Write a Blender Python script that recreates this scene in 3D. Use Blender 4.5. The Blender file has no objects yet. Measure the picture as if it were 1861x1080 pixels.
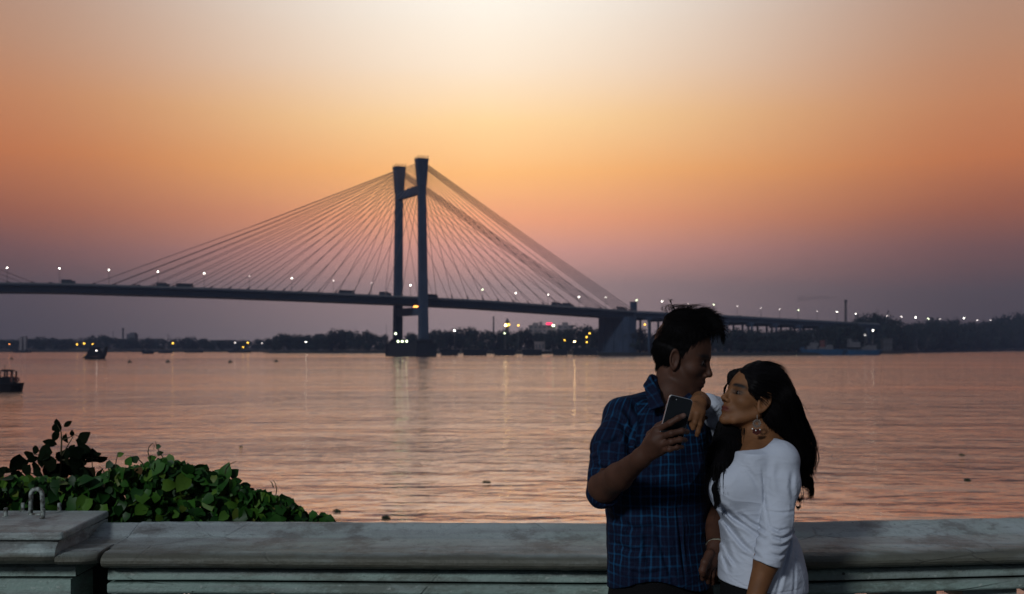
import bpy, math, random
import numpy as np
from mathutils import Vector, Matrix
R = math.radians
rnd = random.Random(7)
scene = bpy.context.scene
COL = scene.collection

# ------------------------------------------------------------------ camera
F = 2200.0            # focal length in pixels of the 1861 x 1080 frame
CZ = 1.6              # eye height above the promenade
HY = 629.0            # row of the horizon
WATER = -5.4
def W(px, py, Y):
    """world point at depth Y seen at pixel (px, py)"""
    return Vector(((px - 930.5) * Y / F, Y, CZ - (py - HY) * Y / F))
cam_d = bpy.data.cameras.new('camera'); cam = bpy.data.objects.new('camera', cam_d); COL.objects.link(cam)
cam.location = (0, 0, CZ); cam.rotation_euler = (R(90), 0, 0)
cam_d.sensor_width = 36; cam_d.lens = F / 1861 * 36
cam_d.shift_y = (HY - 540) / 1861
cam_d.clip_start = 0.05; cam_d.clip_end = 20000
cam_d.dof.use_dof = True; cam_d.dof.focus_distance = 3.2; cam_d.dof.aperture_fstop = 8.0
scene.camera = cam
scene.view_settings.view_transform = 'Standard'; scene.view_settings.look = 'None'
scene.view_settings.exposure = 0.0; scene.view_settings.gamma = 1.0; scene.view_settings.use_curve_mapping = False
scene.render.engine = 'CYCLES'
scene.cycles.use_denoising = True
scene.cycles.max_bounces = 6; scene.cycles.volume_bounces = 0
scene.cycles.sample_clamp_indirect = 4.0
scene.cycles.caustics_reflective = False; scene.cycles.caustics_refractive = False

# ------------------------------------------------------------------ dusk sky
world = bpy.data.worlds.new('World'); scene.world = world; world.use_nodes = True
wt = world.node_tree; wt.nodes.clear()
def nd(t, kind, **kw):
    n = t.nodes.new(kind)
    for k, v in kw.items(): setattr(n, k, v)
    return n
def mth(t, op, a, b=None, c=None, clamp=False):
    n = t.nodes.new('ShaderNodeMath'); n.operation = op; n.use_clamp = clamp
    for i, v in enumerate((a, b, c)):
        if v is None: continue
        if isinstance(v, (int, float)): n.inputs[i].default_value = v
        else: t.links.new(v, n.inputs[i])
    return n.outputs[0]
def ramp(t, fac, stops, interp='LINEAR'):
    n = t.nodes.new('ShaderNodeValToRGB'); cr = n.color_ramp; cr.interpolation = interp
    while len(cr.elements) > 1: cr.elements.remove(cr.elements[0])
    cr.elements[0].position = stops[0][0]; cr.elements[0].color = (*stops[0][1], 1)
    for p, c in stops[1:]:
        e = cr.elements.new(p); e.color = (*c, 1)
    t.links.new(fac, n.inputs[0]); return n.outputs[0]
def mixc(t, fac, a, b, mode='MIX'):
    n = t.nodes.new('ShaderNodeMix'); n.data_type = 'RGBA'; n.blend_type = mode
    for sock, v in ((n.inputs[0], fac), (n.inputs[6], a), (n.inputs[7], b)):
        if isinstance(v, (int, float)): sock.default_value = v
        elif isinstance(v, tuple): sock.default_value = (*v[:3], 1)
        else: t.links.new(v, sock)
    return n.outputs[2]
def smooth(t, v, a, b):
    n = t.nodes.new('ShaderNodeMapRange'); n.interpolation_type = 'SMOOTHSTEP'
    n.inputs[1].default_value = a; n.inputs[2].default_value = b
    t.links.new(v, n.inputs[0]); return n.outputs[0]
tc = nd(wt, 'ShaderNodeTexCoord'); sp = nd(wt, 'ShaderNodeSeparateXYZ'); wt.links.new(tc.outputs['Generated'], sp.inputs[0])
X_, Y_, Z_ = sp.outputs
hlen = mth(wt, 'SQRT', mth(wt, 'ADD', mth(wt, 'MULTIPLY', X_, X_), mth(wt, 'MULTIPLY', Y_, Y_)))
sx = mth(wt, 'DIVIDE', X_, mth(wt, 'MAXIMUM', hlen, 1e-4))
nz = nd(wt, 'ShaderNodeTexNoise'); nz.inputs['Scale'].default_value = 2.2; nz.inputs['Detail'].default_value = 3
mp = nd(wt, 'ShaderNodeMapping'); mp.inputs['Scale'].default_value = (1, 1, 5)
wt.links.new(tc.outputs['Generated'], mp.inputs[0]); wt.links.new(mp.outputs[0], nz.inputs[0])
wob = mth(wt, 'MULTIPLY', mth(wt, 'SUBTRACT', nz.outputs[0], 0.5), 0.03)
el = mth(wt, 'MAXIMUM', mth(wt, 'ADD', Z_, wob), 0.0)
centre = ramp(wt, el, [(0.0, (.44, .34, .35)), (.045, (.60, .40, .38)), (.078, (.96, .46, .37)), (.105, (1.20, .51, .27)),
                       (.145, (1.30, .66, .24)), (.185, (1.26, .84, .42)), (.225, (1.18, .96, .73)), (.275, (1.16, 1.07, .94)),
                       (.36, (.85, .78, .70)), (.55, (.20, .21, .25)), (1.0, (.08, .095, .13))])
side = ramp(wt, el, [(0.0, (.085, .068, .078)), (.045, (.125, .088, .092)), (.078, (.225, .105, .095)), (.105, (.38, .13, .075)),
                     (.145, (.60, .20, .078)), (.19, (.60, .25, .12)), (.23, (.54, .28, .17)), (.275, (.48, .30, .22)),
                     (.36, (.32, .25, .22)), (.55, (.13, .14, .17)), (1.0, (.08, .095, .13))])
t_side = smooth(wt, mth(wt, 'ABSOLUTE', mth(wt, 'ADD', sx, 0.02)), -0.03, 0.41)
front = mixc(wt, t_side, centre, side)
back = ramp(wt, el, [(0.0, (.045, .05, .065)), (.3, (.085, .10, .125)), (1.0, (.08, .095, .13))])
t_back = smooth(wt, Y_, 0.75, 0.0)
skyc = mixc(wt, t_back, front, back)
bg = nd(wt, 'ShaderNodeBackground'); wt.links.new(skyc, bg.inputs[0]); bg.inputs[1].default_value = 1.0
wo = nd(wt, 'ShaderNodeOutputWorld'); wt.links.new(bg.outputs[0], wo.inputs[0])

# low soft light coming from behind the camera, on the left
SUN_E = 1.4
sd = bpy.data.lights.new('sun', 'SUN'); sd.energy = SUN_E; sd.angle = R(7); sd.color = (0.93, 0.97, 1.0)
sun = bpy.data.objects.new('sun', sd); COL.objects.link(sun)
sun.rotation_euler = Vector((0.46, 0.80, -0.42)).to_track_quat('-Z', 'Y').to_euler()

# ------------------------------------------------------------------ materials
def mat(name, col, rough=0.7, metal=0.0, var=0.0, vscale=3.0, bump=0.0, bscale=20.0, spec=0.18, col2=None, emit=None, estr=0.0, coords='Object', stretch=None):
    m = bpy.data.materials.new(name); m.use_nodes = True; t = m.node_tree
    p = t.nodes['Principled BSDF']; p.inputs['Roughness'].default_value = rough; p.inputs['Metallic'].default_value = metal
    p.inputs['Specular IOR Level'].default_value = spec
    p.inputs['Base Color'].default_value = (*col, 1)
    if emit:
        p.inputs['Emission Color'].default_value = (*emit, 1); p.inputs['Emission Strength'].default_value = estr
    if var or bump:
        c = nd(t, 'ShaderNodeTexCoord'); src = c.outputs[coords]
        if stretch:
            mpn = nd(t, 'ShaderNodeMapping'); mpn.inputs['Scale'].default_value = stretch
            t.links.new(src, mpn.inputs[0]); src = mpn.outputs[0]
        if var:
            n = nd(t, 'ShaderNodeTexNoise'); n.inputs['Scale'].default_value = vscale; n.inputs['Detail'].default_value = 6
            t.links.new(src, n.inputs[0])
            c2 = col2 or tuple(x * (1 - var) for x in col)
            f = smooth(t, n.outputs[0], 0.35, 0.65)
            t.links.new(mixc(t, f, col, c2), p.inputs['Base Color'])
        if bump:
            n = nd(t, 'ShaderNodeTexNoise'); n.inputs['Scale'].default_value = bscale; n.inputs['Detail'].default_value = 5
            t.links.new(src, n.inputs[0])
            b = nd(t, 'ShaderNodeBump'); b.inputs['Strength'].default_value = bump; b.inputs['Distance'].default_value = 0.02
            t.links.new(n.outputs[0], b.inputs['Height']); t.links.new(b.outputs[0], p.inputs['Normal'])
    return m
M = {}
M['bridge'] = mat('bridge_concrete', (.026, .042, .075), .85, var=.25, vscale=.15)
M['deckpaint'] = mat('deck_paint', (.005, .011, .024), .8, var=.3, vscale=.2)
M['rail_far'] = mat('far_railing', (.10, .11, .13), .8)
M['cable'] = mat('cable', (.12, .085, .09), .7)
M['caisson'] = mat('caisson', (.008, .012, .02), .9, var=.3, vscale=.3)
M['darkveh'] = mat('vehicle_dark', (.03, .035, .05), .6)
M['tyre'] = mat('tyre', (.01, .01, .01), .9)
M['vehglass'] = mat('vehicle_glass', (.02, .025, .03), .15)
M['pole'] = mat('lamp_pole', (.10, .10, .11), .6)
M['lampw'] = mat('lamp_white', (.8, .8, .8), emit=(1, .97, .86), estr=14)
M['lampd'] = mat('lamp_dim', (.8, .8, .8), emit=(1, .9, .85), estr=5)
M['lampg'] = mat('lamp_greenish', (.8, .8, .8), emit=(.86, 1, .62), estr=9)
M['lampy'] = mat('lamp_yellow', (.8, .8, .8), emit=(1, .55, .03), estr=6)
M['lampo'] = mat('lamp_orange', (.8, .8, .8), emit=(1, .33, .06), estr=7)
M['lamphot'] = mat('lamp_hot', (.8, .8, .8), emit=(1, .66, .30), estr=30)
M['redsign'] = mat('red_sign', (.5, .02, .05), emit=(1, .02, .10), estr=3.0)
M['leaf_far'] = mat('far_foliage', (.012, .020, .020), .95, var=.45, vscale=.35, coords='Object')
M['bark'] = mat('bark', (.06, .045, .035), .95)
M['build'] = mat('far_building', (.08, .075, .085), .9, var=.15, vscale=.1)
M['build2'] = mat('far_building_pale', (.20, .175, .185), .9, var=.15, vscale=.1)
M['hut'] = mat('hut_wall', (.035, .033, .036), .9)
M['window_far'] = mat('far_window', (.05, .055, .07), .3)
M['land'] = mat('bank_soil', (.022, .024, .024), .95, var=.4, vscale=.05)
M['hullblue'] = mat('hull_blue', (.006, .045, .11), .7, var=.3, vscale=.3)
M['hulldark'] = mat('hull_dark', (.003, .004, .008), .8)
M['boatwhite'] = mat('boat_white', (.085, .085, .10), .6, var=.25, vscale=.5)
M['boatdark'] = mat('boat_dark', (.005, .006, .010), .9)
M['boatred'] = mat('boat_red', (.07, .022, .02), .6)
M['green'] = mat('buoy_dark', (.02, .035, .03), .7)

# ------------------------------------------------------------------ helpers
def tag(o, label=None, cat=None, group=None, kind=None):
    if label: o['label'] = label
    if cat: o['category'] = cat
    if group: o['group'] = group
    if kind: o['kind'] = kind
    return o
def empty(name, loc, rz=0.0):
    o = bpy.data.objects.new(name, None); COL.objects.link(o); o.location = loc; o.rotation_euler = (0, 0, rz); o.empty_display_size = .1
    return o
def copy_tree(o, parent=None):
    c = o.copy(); COL.objects.link(c); c.parent = parent
    for ch in [x for x in scene.objects if x.parent is o]: copy_tree(ch, c)
    return c
class MB:
    """collects shapes; build() links them as one mesh"""
    def __init__(s): s.v = []; s.f = []; s.mi = []
    def add(s, vs, fs, mi=0):
        b = len(s.v); s.v += [tuple(v) for v in vs]; s.f += [tuple(b + i for i in f) for f in fs]; s.mi += [mi] * len(fs); return s
    def box(s, c, size, ax=None, mi=0, top=(1, 1)):
        """box at centre c; ax = (u, v, w) unit axes; top = taper of the upper face"""
        u, v, w = ax or (Vector((1, 0, 0)), Vector((0, 1, 0)), Vector((0, 0, 1)))
        c = Vector(c); a, b, h = (x / 2 for x in size); vs = []
        for k, (ta, tb) in ((-1, (1, 1)), (1, top)):
            for i, j in ((-1, -1), (1, -1), (1, 1), (-1, 1)):
                vs.append(c + u * (a * i * ta) + v * (b * j * tb) + w * (h * k))
        return s.add(vs, [(3, 2, 1, 0), (4, 5, 6, 7), (0, 1, 5, 4), (1, 2, 6, 5), (2, 3, 7, 6), (3, 0, 4, 7)], mi)
    def tube(s, pts, rs, n=8, caps=True, mi=0):
        pts = [Vector(p) for p in pts]
        if isinstance(rs, (int, float)): rs = [rs] * len(pts)
        vs = []; prev = None
        for i, p in enumerate(pts):
            d = (pts[min(i + 1, len(pts) - 1)] - pts[max(i - 1, 0)])
            d = d.normalized() if d.length > 1e-9 else Vector((0, 0, 1))
            if prev is None: a = d.orthogonal().normalized()
            else:
                a = prev - d * prev.dot(d); a = a.normalized() if a.length > 1e-6 else d.orthogonal().normalized()
            prev = a; b = d.cross(a)
            for k in range(n):
                t = 2 * math.pi * k / n; vs.append(p + a * (math.cos(t) * rs[i]) + b * (math.sin(t) * rs[i]))
        fs = []
        for i in range(len(pts) - 1):
            for k in range(n):
                k2 = (k + 1) % n; fs.append((i * n + k, i * n + k2, (i + 1) * n + k2, (i + 1) * n + k))
        if caps: fs += [tuple(range(n - 1, -1, -1)), tuple((len(pts) - 1) * n + k for k in range(n))]
        return s.add(vs, fs, mi)
    def ball(s, c, r, n=10, m=7, mi=0):
        if isinstance(r, (int, float)): r = (r, r, r)
        c = Vector(c); vs = [c + Vector((0, 0, r[2]))]
        for i in range(1, m):
            t = math.pi * i / m
            for k in range(n):
                a = 2 * math.pi * k / n
                vs.append(c + Vector((r[0] * math.sin(t) * math.cos(a), r[1] * math.sin(t) * math.sin(a), r[2] * math.cos(t))))
        vs.append(c - Vector((0, 0, r[2]))); fs = [(0, 1 + k, 1 + (k + 1) % n) for k in range(n)]
        for i in range(m - 2):
            for k in range(n):
                a = 1 + i * n; k2 = (k + 1) % n; fs.append((a + k, a + n + k, a + n + k2, a + k2))
        L = len(vs) - 1; a = 1 + (m - 2) * n
        fs += [(L, a + (k + 1) % n, a + k) for k in range(n)]
        return s.add(vs, fs, mi)
    def prism(s, outline, d0, d1, o, u, w, dirv, mi=0):
        """outline [(a, b)] in axes u, w around o, extruded along dirv from d0 to d1"""
        o = Vector(o); n = len(outline)
        vs = [o + u * a + w * b + dirv * d0 for a, b in outline] + [o + u * a + w * b + dirv * d1 for a, b in outline]
        fs = [tuple(range(n)), tuple(range(2 * n - 1, n - 1, -1))] + [(i, i + n, (i + 1) % n + n, (i + 1) % n) for i in range(n)]
        return s.add(vs, fs, mi)
    def build(s, name, mats, parent=None, smooth_=False, rel=False, bevel=0.0):
        me = bpy.data.meshes.new(name)
        vs = s.v
        if parent is not None and not rel:      # points were given in world space
            inv = parent_matrix(parent).inverted(); vs = [tuple(inv @ Vector(v)) for v in s.v]
        me.from_pydata(vs, [], s.f); me.validate(); me.update()
        for m in (mats if isinstance(mats, (list, tuple)) else [mats]): me.materials.append(m)
        if len(me.polygons) == len(s.mi): me.polygons.foreach_set('material_index', s.mi)
        if smooth_: me.polygons.foreach_set('use_smooth', [True] * len(me.polygons))
        o = bpy.data.objects.new(name, me); COL.objects.link(o); o.parent = parent
        fixn(me)
        if bevel:
            b = o.modifiers.new('bevel', 'BEVEL'); b.width = bevel; b.segments = 2; b.limit_method = 'ANGLE'
        return o
def parent_matrix(p):
    m = Matrix.Translation(p.location) @ p.rotation_euler.to_matrix().to_4x4() @ Matrix.Diagonal((*p.scale, 1))
    return (parent_matrix(p.parent) @ m) if p.parent else m
def fixn(me):
    import bmesh
    if len(me.polygons) > 20000: return
    b = bmesh.new(); b.from_mesh(me); bmesh.ops.recalc_face_normals(b, faces=b.faces); b.to_mesh(me); b.free()
UP = Vector((0, 0, 1))

# ------------------------------------------------------------------ water, land, ground
def water_material():
    m = bpy.data.materials.new('river_water'); m.use_nodes = True; t = m.node_tree; p = t.nodes['Principled BSDF']
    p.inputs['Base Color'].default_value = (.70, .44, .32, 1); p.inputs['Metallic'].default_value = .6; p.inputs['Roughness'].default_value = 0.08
    p.inputs['IOR'].default_value = 1.9; p.inputs['Specular IOR Level'].default_value = 0.7
    g = nd(t, 'ShaderNodeNewGeometry')
    def noise(scale, detail, stretch=(1, 1, 1), rough=.5):
        mpn = nd(t, 'ShaderNodeMapping'); mpn.inputs['Scale'].default_value = stretch; t.links.new(g.outputs['Position'], mpn.inputs[0])
        n = nd(t, 'ShaderNodeTexNoise'); n.inputs['Scale'].default_value = scale; n.inputs['Detail'].default_value = detail
        n.inputs['Roughness'].default_value = rough
        t.links.new(mpn.outputs[0], n.inputs[0]); return n.outputs[0]
    a0 = noise(.085, 2, (.5, 1, 1)); a = noise(.28, 3, (.5, 1, 1)); a2 = noise(.75, 2, (.45, 1, 1)); b = noise(1.3, 3, (.7, 1, 1)); c = noise(3.6, 3, (.65, 1, 1), .6)
    calm = smooth(t, noise(.006, 3, (.3, 1.8, 1), .6), .40, .58)
    h = mth(t, 'ADD', mth(t, 'ADD', mth(t, 'MULTIPLY', a0, 1.3), mth(t, 'MULTIPLY', a, .80)), mth(t, 'ADD', mth(t, 'MULTIPLY', a2, .42), mth(t, 'ADD', mth(t, 'MULTIPLY', b, .12), mth(t, 'MULTIPLY', c, .05))))
    bm = nd(t, 'ShaderNodeBump'); bm.inputs['Distance'].default_value = 1.0
    t.links.new(h, bm.inputs['Height'])
    t.links.new(mth(t, 'MULTIPLY_ADD', calm, .50, .36), bm.inputs['Strength'])
    va = nd(t, 'ShaderNodeVectorMath', operation='ADD'); va.inputs[1].default_value = (0, -.03, 0); t.links.new(bm.outputs[0], va.inputs[0])
    vn = nd(t, 'ShaderNodeVectorMath', operation='NORMALIZE'); t.links.new(va.outputs[0], vn.inputs[0]); t.links.new(vn.outputs[0], p.inputs['Normal'])
    return m
w = MB(); w.add([(-3200, 8, WATER), (3200, 8, WATER), (3200, 3350, WATER), (-3200, 3350, WATER)], [(0, 1, 2, 3)])
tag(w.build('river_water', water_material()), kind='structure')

def shore_x(px, Y): return (px - 930.5) * Y / F
SH = [(-1500, 1400), (-200, 1400), (120, 1400), (300, 1420), (470, 1400), (488, 1210), (700, 1195), (860, 1150), (1000, 1080), (1085, 890), (1290, 890), (1400, 900), (1500, 925),
      (1600, 1080), (1680, 1350), (1800, 1700), (1900, 2000), (2600, 2200)]
w = MB(); GROUND_FAR = -3.4
front_pts = [Vector((shore_x(px, Y), Y, 0)) for px, Y in SH]
n = len(front_pts); vs = []
for p in front_pts: vs += [(p.x, p.y, WATER - .5), (p.x, p.y + 5, GROUND_FAR), (p.x * 1.0, 3340, GROUND_FAR + 2)]
fs = []
for i in range(n - 1):
    for k in range(2): fs.append((3 * i + k, 3 * i + 3 + k, 3 * i + 4 + k, 3 * i + 1 + k))
w.add(vs, fs); tag(w.build('far_bank', M['land']), kind='structure')

M['paving'] = mat('paving', (.16, .15, .145), .85, var=.35, vscale=2.0, bump=.3, bscale=30)
w = MB(); w.add([(-14, -14, 0), (14, -14, 0), (14, 4.6, 0), (-14, 4.6, 0)], [(0, 1, 2, 3)])
tag(w.build('promenade', M['paving']), kind='structure')
w = MB(); w.add([(-14, 4.6, 0), (14, 4.6, 0), (16, 12, WATER - .4), (-16, 12, WATER - .4)], [(0, 1, 2, 3)])
tag(w.build('embankment', M['land']), kind='structure')

# ------------------------------------------------------------------ the bridge
THE = math.atan(F * 2.235e-4)
D = Vector((math.cos(THE), math.sin(THE), 0)); N = Vector((math.sin(THE), -math.cos(THE), 0))
Y0 = 848.0; P0 = Vector((-185 / F * Y0, Y0, 0))
def B(s, n, z): p = P0 + D * s + N * n; return Vector((p.x, p.y, z))
def s_at(px, n):
    u = (px - 930.5) / F; q = P0 + N * n
    return (u * q.y - q.x) / (D.x - u * D.y)
def z_at(py, s, n): return CZ + (HY - py) * B(s, n, 0).y / F
deck_px = [(-400, 513), (0, 516), (118, 517.5), (400, 526.5), (560, 533), (745, 541), (880, 548), (1000, 556.5), (1150, 567), (1300, 574), (1420, 580.5), (1540, 587), (1700, 595)]
HW = 17.5
_ds = [(s_at(px, HW), z_at(py, s_at(px, HW), HW)) for px, py in deck_px]
def dz(s): return float(np.interp(s, [a for a, b in _ds], [b for a, b in _ds]))
bridge = empty('cable_stayed_bridge', B(0, 0, WATER))
tag(bridge, 'long cable-stayed bridge with twin-legged pylon spanning the river', 'bridge')
S_END = s_at(1152, HW); S_FAR = s_at(1600, HW)
def strip(name, s0, s1, secs, m, step=12, parent=bridge):
    w = MB(); ns = max(2, int((s1 - s0) / step)); rings = []
    for i in range(ns + 1):
        s = s0 + (s1 - s0) * i / ns; z = dz(s); rings.append([B(s, n, z + h) for n, h in secs])
    k = len(secs); vs = [p for r in rings for p in r]; fs = []
    for i in range(ns):
        for j in range(k): fs.append((i * k + j, i * k + (j + 1) % k, (i + 1) * k + (j + 1) % k, (i + 1) * k + j))
    fs += [tuple(range(k)), tuple(range(len(vs) - 1, len(vs) - k - 1, -1))]
    w.add(vs, fs); return w.build(name, m, parent)
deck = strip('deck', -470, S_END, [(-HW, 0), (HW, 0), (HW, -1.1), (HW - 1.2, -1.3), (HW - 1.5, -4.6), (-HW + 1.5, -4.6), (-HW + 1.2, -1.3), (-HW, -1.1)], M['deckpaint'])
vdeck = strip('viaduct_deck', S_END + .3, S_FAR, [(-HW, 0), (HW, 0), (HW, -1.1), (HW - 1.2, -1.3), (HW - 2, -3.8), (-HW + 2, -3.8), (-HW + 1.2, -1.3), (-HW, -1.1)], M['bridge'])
for sgn in (1, -1):
    n0 = sgn * (HW - .3)
    strip('railing', -470, S_FAR - 1, [(n0 - .12, 1.0), (n0 + .12, 1.0), (n0 + .12, .05), (n0 - .12, .05)], M['rail_far'])
# posts of the cable anchorages are part of the railing line
ZT = z_at(287, 0, 21.5); HEADH = 18.7
def leg_n(z, sgn, base=25.0, top=21.2):
    t = (z - WATER) / (ZT - WATER); return sgn * (base + (top - base) * t)
def frame_box(w, s, sgn, z0, z1, wd0, wd1, wn0, wn1):
    for_z = []
    for z, wd, wn in ((z0, wd0, wn0), (z1, wd1, wn1)):
        c = leg_n(z, sgn)
        for_z += [B(s - wd / 2, c - wn / 2, z), B(s + wd / 2, c - wn / 2, z), B(s + wd / 2, c + wn / 2, z), B(s - wd / 2, c + wn / 2, z)]
    w.add(for_z, [(3, 2, 1, 0), (4, 5, 6, 7), (0, 1, 5, 4), (1, 2, 6, 5), (2, 3, 7, 6), (3, 0, 4, 7)])
def pylon(s):
    w = MB()
    for sgn in (1, -1):
        frame_box(w, s, sgn, WATER + 9, ZT - HEADH + .5, 5.6, 4.6, 5.6, 4.4)
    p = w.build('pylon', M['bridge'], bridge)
    for sgn in (1, -1):
        h = MB(); frame_box(h, s, sgn, ZT - HEADH, ZT - 2.2, 5.5, 7.6, 5.0, 6.2)
        frame_box(h, s, sgn, ZT - 2.2, ZT - .6, 8.0, 8.0, 6.6, 6.6)
        frame_box(h, s, sgn, ZT - HEADH - .9, ZT - HEADH, 5.0, 5.5, 4.7, 5.0)
        c = leg_n(ZT, sgn)
        for i in range(7):
            h.tube([B(s - 3.6 + 1.2 * i, c + 3.1, ZT - .6), B(s - 3.6 + 1.2 * i, c + 3.1, ZT + (.9 if i % 2 else 1.5))], .22, 5)
            h.tube([B(s - 3.6 + 1.2 * i, c - 3.1, ZT - .6), B(s - 3.6 + 1.2 * i, c - 3.1, ZT + (1.4 if i % 3 else .7))], .22, 5)
        # ribs down the cable side
        for q in (-1.2, 1.2): h.box(B(s + q, c + 3.25, ZT - 9), (.5, .3, 15), (D, N, UP))
        h.build('pylon_head', M['bridge'], p)
    zb = ZT - HEADH - 3.0
    b = MB(); c = abs(leg_n(zb, 1)); b.box(B(s, 0, zb), (4.2, 2 * c - 4.2, 5.2), (D, N, UP))
    for i in range(9): b.tube([B(s + 1.9, -9 + 2.2 * i, zb + 2.6), B(s + 1.9, -9 + 2.2 * i, zb + 2.6 + (1.6 if i % 2 else 2.4))], .3, 5)
    b.tube([B(s + 1.9, -10, zb + 4.0), B(s + 1.9, 9, zb + 4.0)], .2, 5)
    b.build('crossbeam', M['bridge'], p)
    zl = z_at(567, s, 0) if s == 0 else dz(s) - 9
    b = MB(); c = abs(leg_n(zl, 1)); b.box(B(s, 0, zl), (4.4, 2 * c - 4.6, 5.4), (D, N, UP)); b.build('crossbeam', M['bridge'], p)
    k = MB(); k.box(B(s, 0, WATER + 4.2), (15, 60, 9.6), (D, N, UP))
    k.box(B(s, 0, WATER + 9.6), (11.5, 54, 1.4), (D, N, UP))
    for sgn in (1, -1): k.box(B(s, sgn * 24.6, WATER + 11), (9, 9.5, 1.8), (D, N, UP), top=(.8, .8))
    for i in range(10): k.tube([B(s - 6 if i % 2 else s + 6, -27 + 6 * i, WATER + 9), B(s - 6 if i % 2 else s + 6, -27 + 6 * i, WATER + 10.6)], .3, 5)
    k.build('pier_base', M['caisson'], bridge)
pylon(0); pylon(-457)
def cable(s0, zt, sgn, s1, r=.17):
    w = MB(); a = B(s0, leg_n(zt, sgn), zt); n1 = sgn * (HW - .7); b = B(s1, n1, dz(s1) + .3)
    mid = (a + b) / 2 - UP * (abs(s1 - s0) * .006)
    w.tube([a, mid, b], r, 5); d = (a - b).normalized()
    w.tube([b - d * .2, b + d * 3.2], .5, 6)
    w.build('stay_cable', M['cable'], bridge)
for sgn in (1, -1):
    nl = 18
    for i in range(nl):
        cable(-1.5, ZT - HEADH + 2 + (HEADH - 5) * (i / (nl - 1)) ** .8, sgn, -13 - 11.9 * i)
    nr = 12
    for i in range(nr):
        cable(1.5, ZT - HEADH + 1.5 + (HEADH - 8) * i / (nr - 1), sgn, 13 + 12.1 * i)
    for i in range(6):
        cable(1.5, ZT - 6.4 + .75 * i, sgn, 158 + 3.4 * i, .24)
    for i in range(7):
        cable(-457 + 1.5, ZT - 15 + 1.6 * i, sgn, -457 + 130 + 13.5 * i)
# anchor pier at the end of the side span
k = MB(); sA = s_at(1143, 22); zA = dz(sA)
k.box(B(sA + 3, 0, (zA - 4.2 + GROUND_FAR) / 2), (7, 44, zA - 4.2 - GROUND_FAR), (D, N, UP))
for q in (-14, 0, 14): k.box(B(sA - .7, q, (zA - 8 + GROUND_FAR) / 2), (.6, 2.4, zA - 10 - GROUND_FAR), (D, N, UP))
k.build('anchor_pier', M['bridge'], bridge)
k = MB(); sB = s_at(1154, HW); k.box(B(sB, HW - 2, dz(sB) + 3.6), (4.0, 3.4, 7.4), (D, N, UP)); k.box(B(sB, HW - 2, dz(sB) + 7.5), (4.6, 4.0, .5), (D, N, UP))
k.build('stair_tower', M['bridge'], bridge)
s = sB + 12
while s < S_FAR:
    k = MB(); zt_ = dz(s) - 3.8
    k.box(B(s, 0, zt_ - .9), (2.6, 40, 1.8), (D, N, UP))
    for q in (-18, -6, 6, 18): k.tube([B(s, q, GROUND_FAR), B(s, q, zt_ - 1.7)], .85, 8)
    k.build('viaduct_pier', M['bridge'], bridge); s += 24
# small sodium light hanging under the deck beside the right leg
o = MB().box(W(760, 557.5, 838), (6.5, .8, 1.1), (D, N, UP)).build('under_deck_light', M['lampo'], bridge)
for px, py in ((719, 606.5), (723.5, 620.6), (731, 620.5), (739, 620.5)):
    MB().ball(W(px, py, 816 if px > 720 else 829), .60, 8, 5).build('pier_light', M['lampg'], bridge)

# ------------------------------------------------------------------ street lamps
def lamp(base, top, m, r, label, group, arm=None, name='street_lamp', pr=.16, cat='street lamp'):
    t = empty(name, base); base = Vector(base); top = Vector(top)
    w = MB(); w.tube([base, base * .5 + top * .5, top], [pr * 1.3, pr, pr * .8], 6)
    w.tube([base, base + UP * .4], pr * 2.4, 6)
    if arm: w.tube([top, top + arm], pr * .7, 5)
    w.build('pole', M['pole'], t)
    c = top + (arm or Vector((0, 0, 0)))
    h = MB(); h.ball(c, (r, r, r * .8), 10, 7); h.build('lamp_head', m, t)
    tag(t, label, cat, group); return t
def ordn(i):
    a = ['first', 'second', 'third', 'fourth', 'fifth', 'sixth', 'seventh', 'eighth', 'ninth', 'tenth', 'eleventh', 'twelfth', 'thirteenth', 'fourteenth',
         'fifteenth', 'sixteenth', 'seventeenth', 'eighteenth', 'nineteenth', 'twentieth']
    return a[i] if i < 20 else ['twenty', 'thirty', 'forty', 'fifty'][(i + 1) // 10 - 2] + ('-' + a[(i + 1) % 10 - 1] if (i + 1) % 10 else 'th')
BL = [(13, 487, 1), (108, 488, 1), (198, 491, 1), (287, 494, 1), (371, 497, 1), (453, 502, 2), (530, 506, 1), (606, 510, 2), (675, 515, 3), (746, 519, 1), (877, 526.5, 1), (937, 533, 1),
      (996, 536, 1), (1052, 540, 1), (1101, 541, 1), (1157, 546, 1), (1203, 548, 1), (1251, 552, 2), (1297, 554, 1), (1340, 557, 2), (1383, 560, 3), (1417, 562, 2), (1451, 564, 1),
      (1485, 566, 3), (1521, 567, 1), (1555, 570, 1)]
for i, (px, py, kind) in enumerate(BL):
    s = s_at(px, 0); top = W(px, py, B(s, 0, 0).y)
    m = M['lampw'] if kind == 1 else M['lampd']
    if i in (10, 15, 18, 22): m = M['lampg']
    side_txt = 'left of the pylon' if px < 700 else ('right of the pylon over the stay cables' if px < 1110 else 'beyond the anchor pier')
    idx = i if px < 700 else (i - 9 if px < 1110 else i - 15)
    lab = ('street lamp standing between the two pylon legs on the bridge' if i == 9 else
           f"{'faint' if kind > 1 else 'bright'} white street lamp on the bridge deck, {ordn(idx)} from the left {side_txt}")
    if i > 9 and px < 1110: lab = f"white street lamp on the bridge deck, {ordn(i - 10)} right of the pylon"
    lamp(B(s, 0, dz(s)), top, m, (.40, .32, .25)[kind - 1], lab, 'street lamps along the bridge deck')
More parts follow.
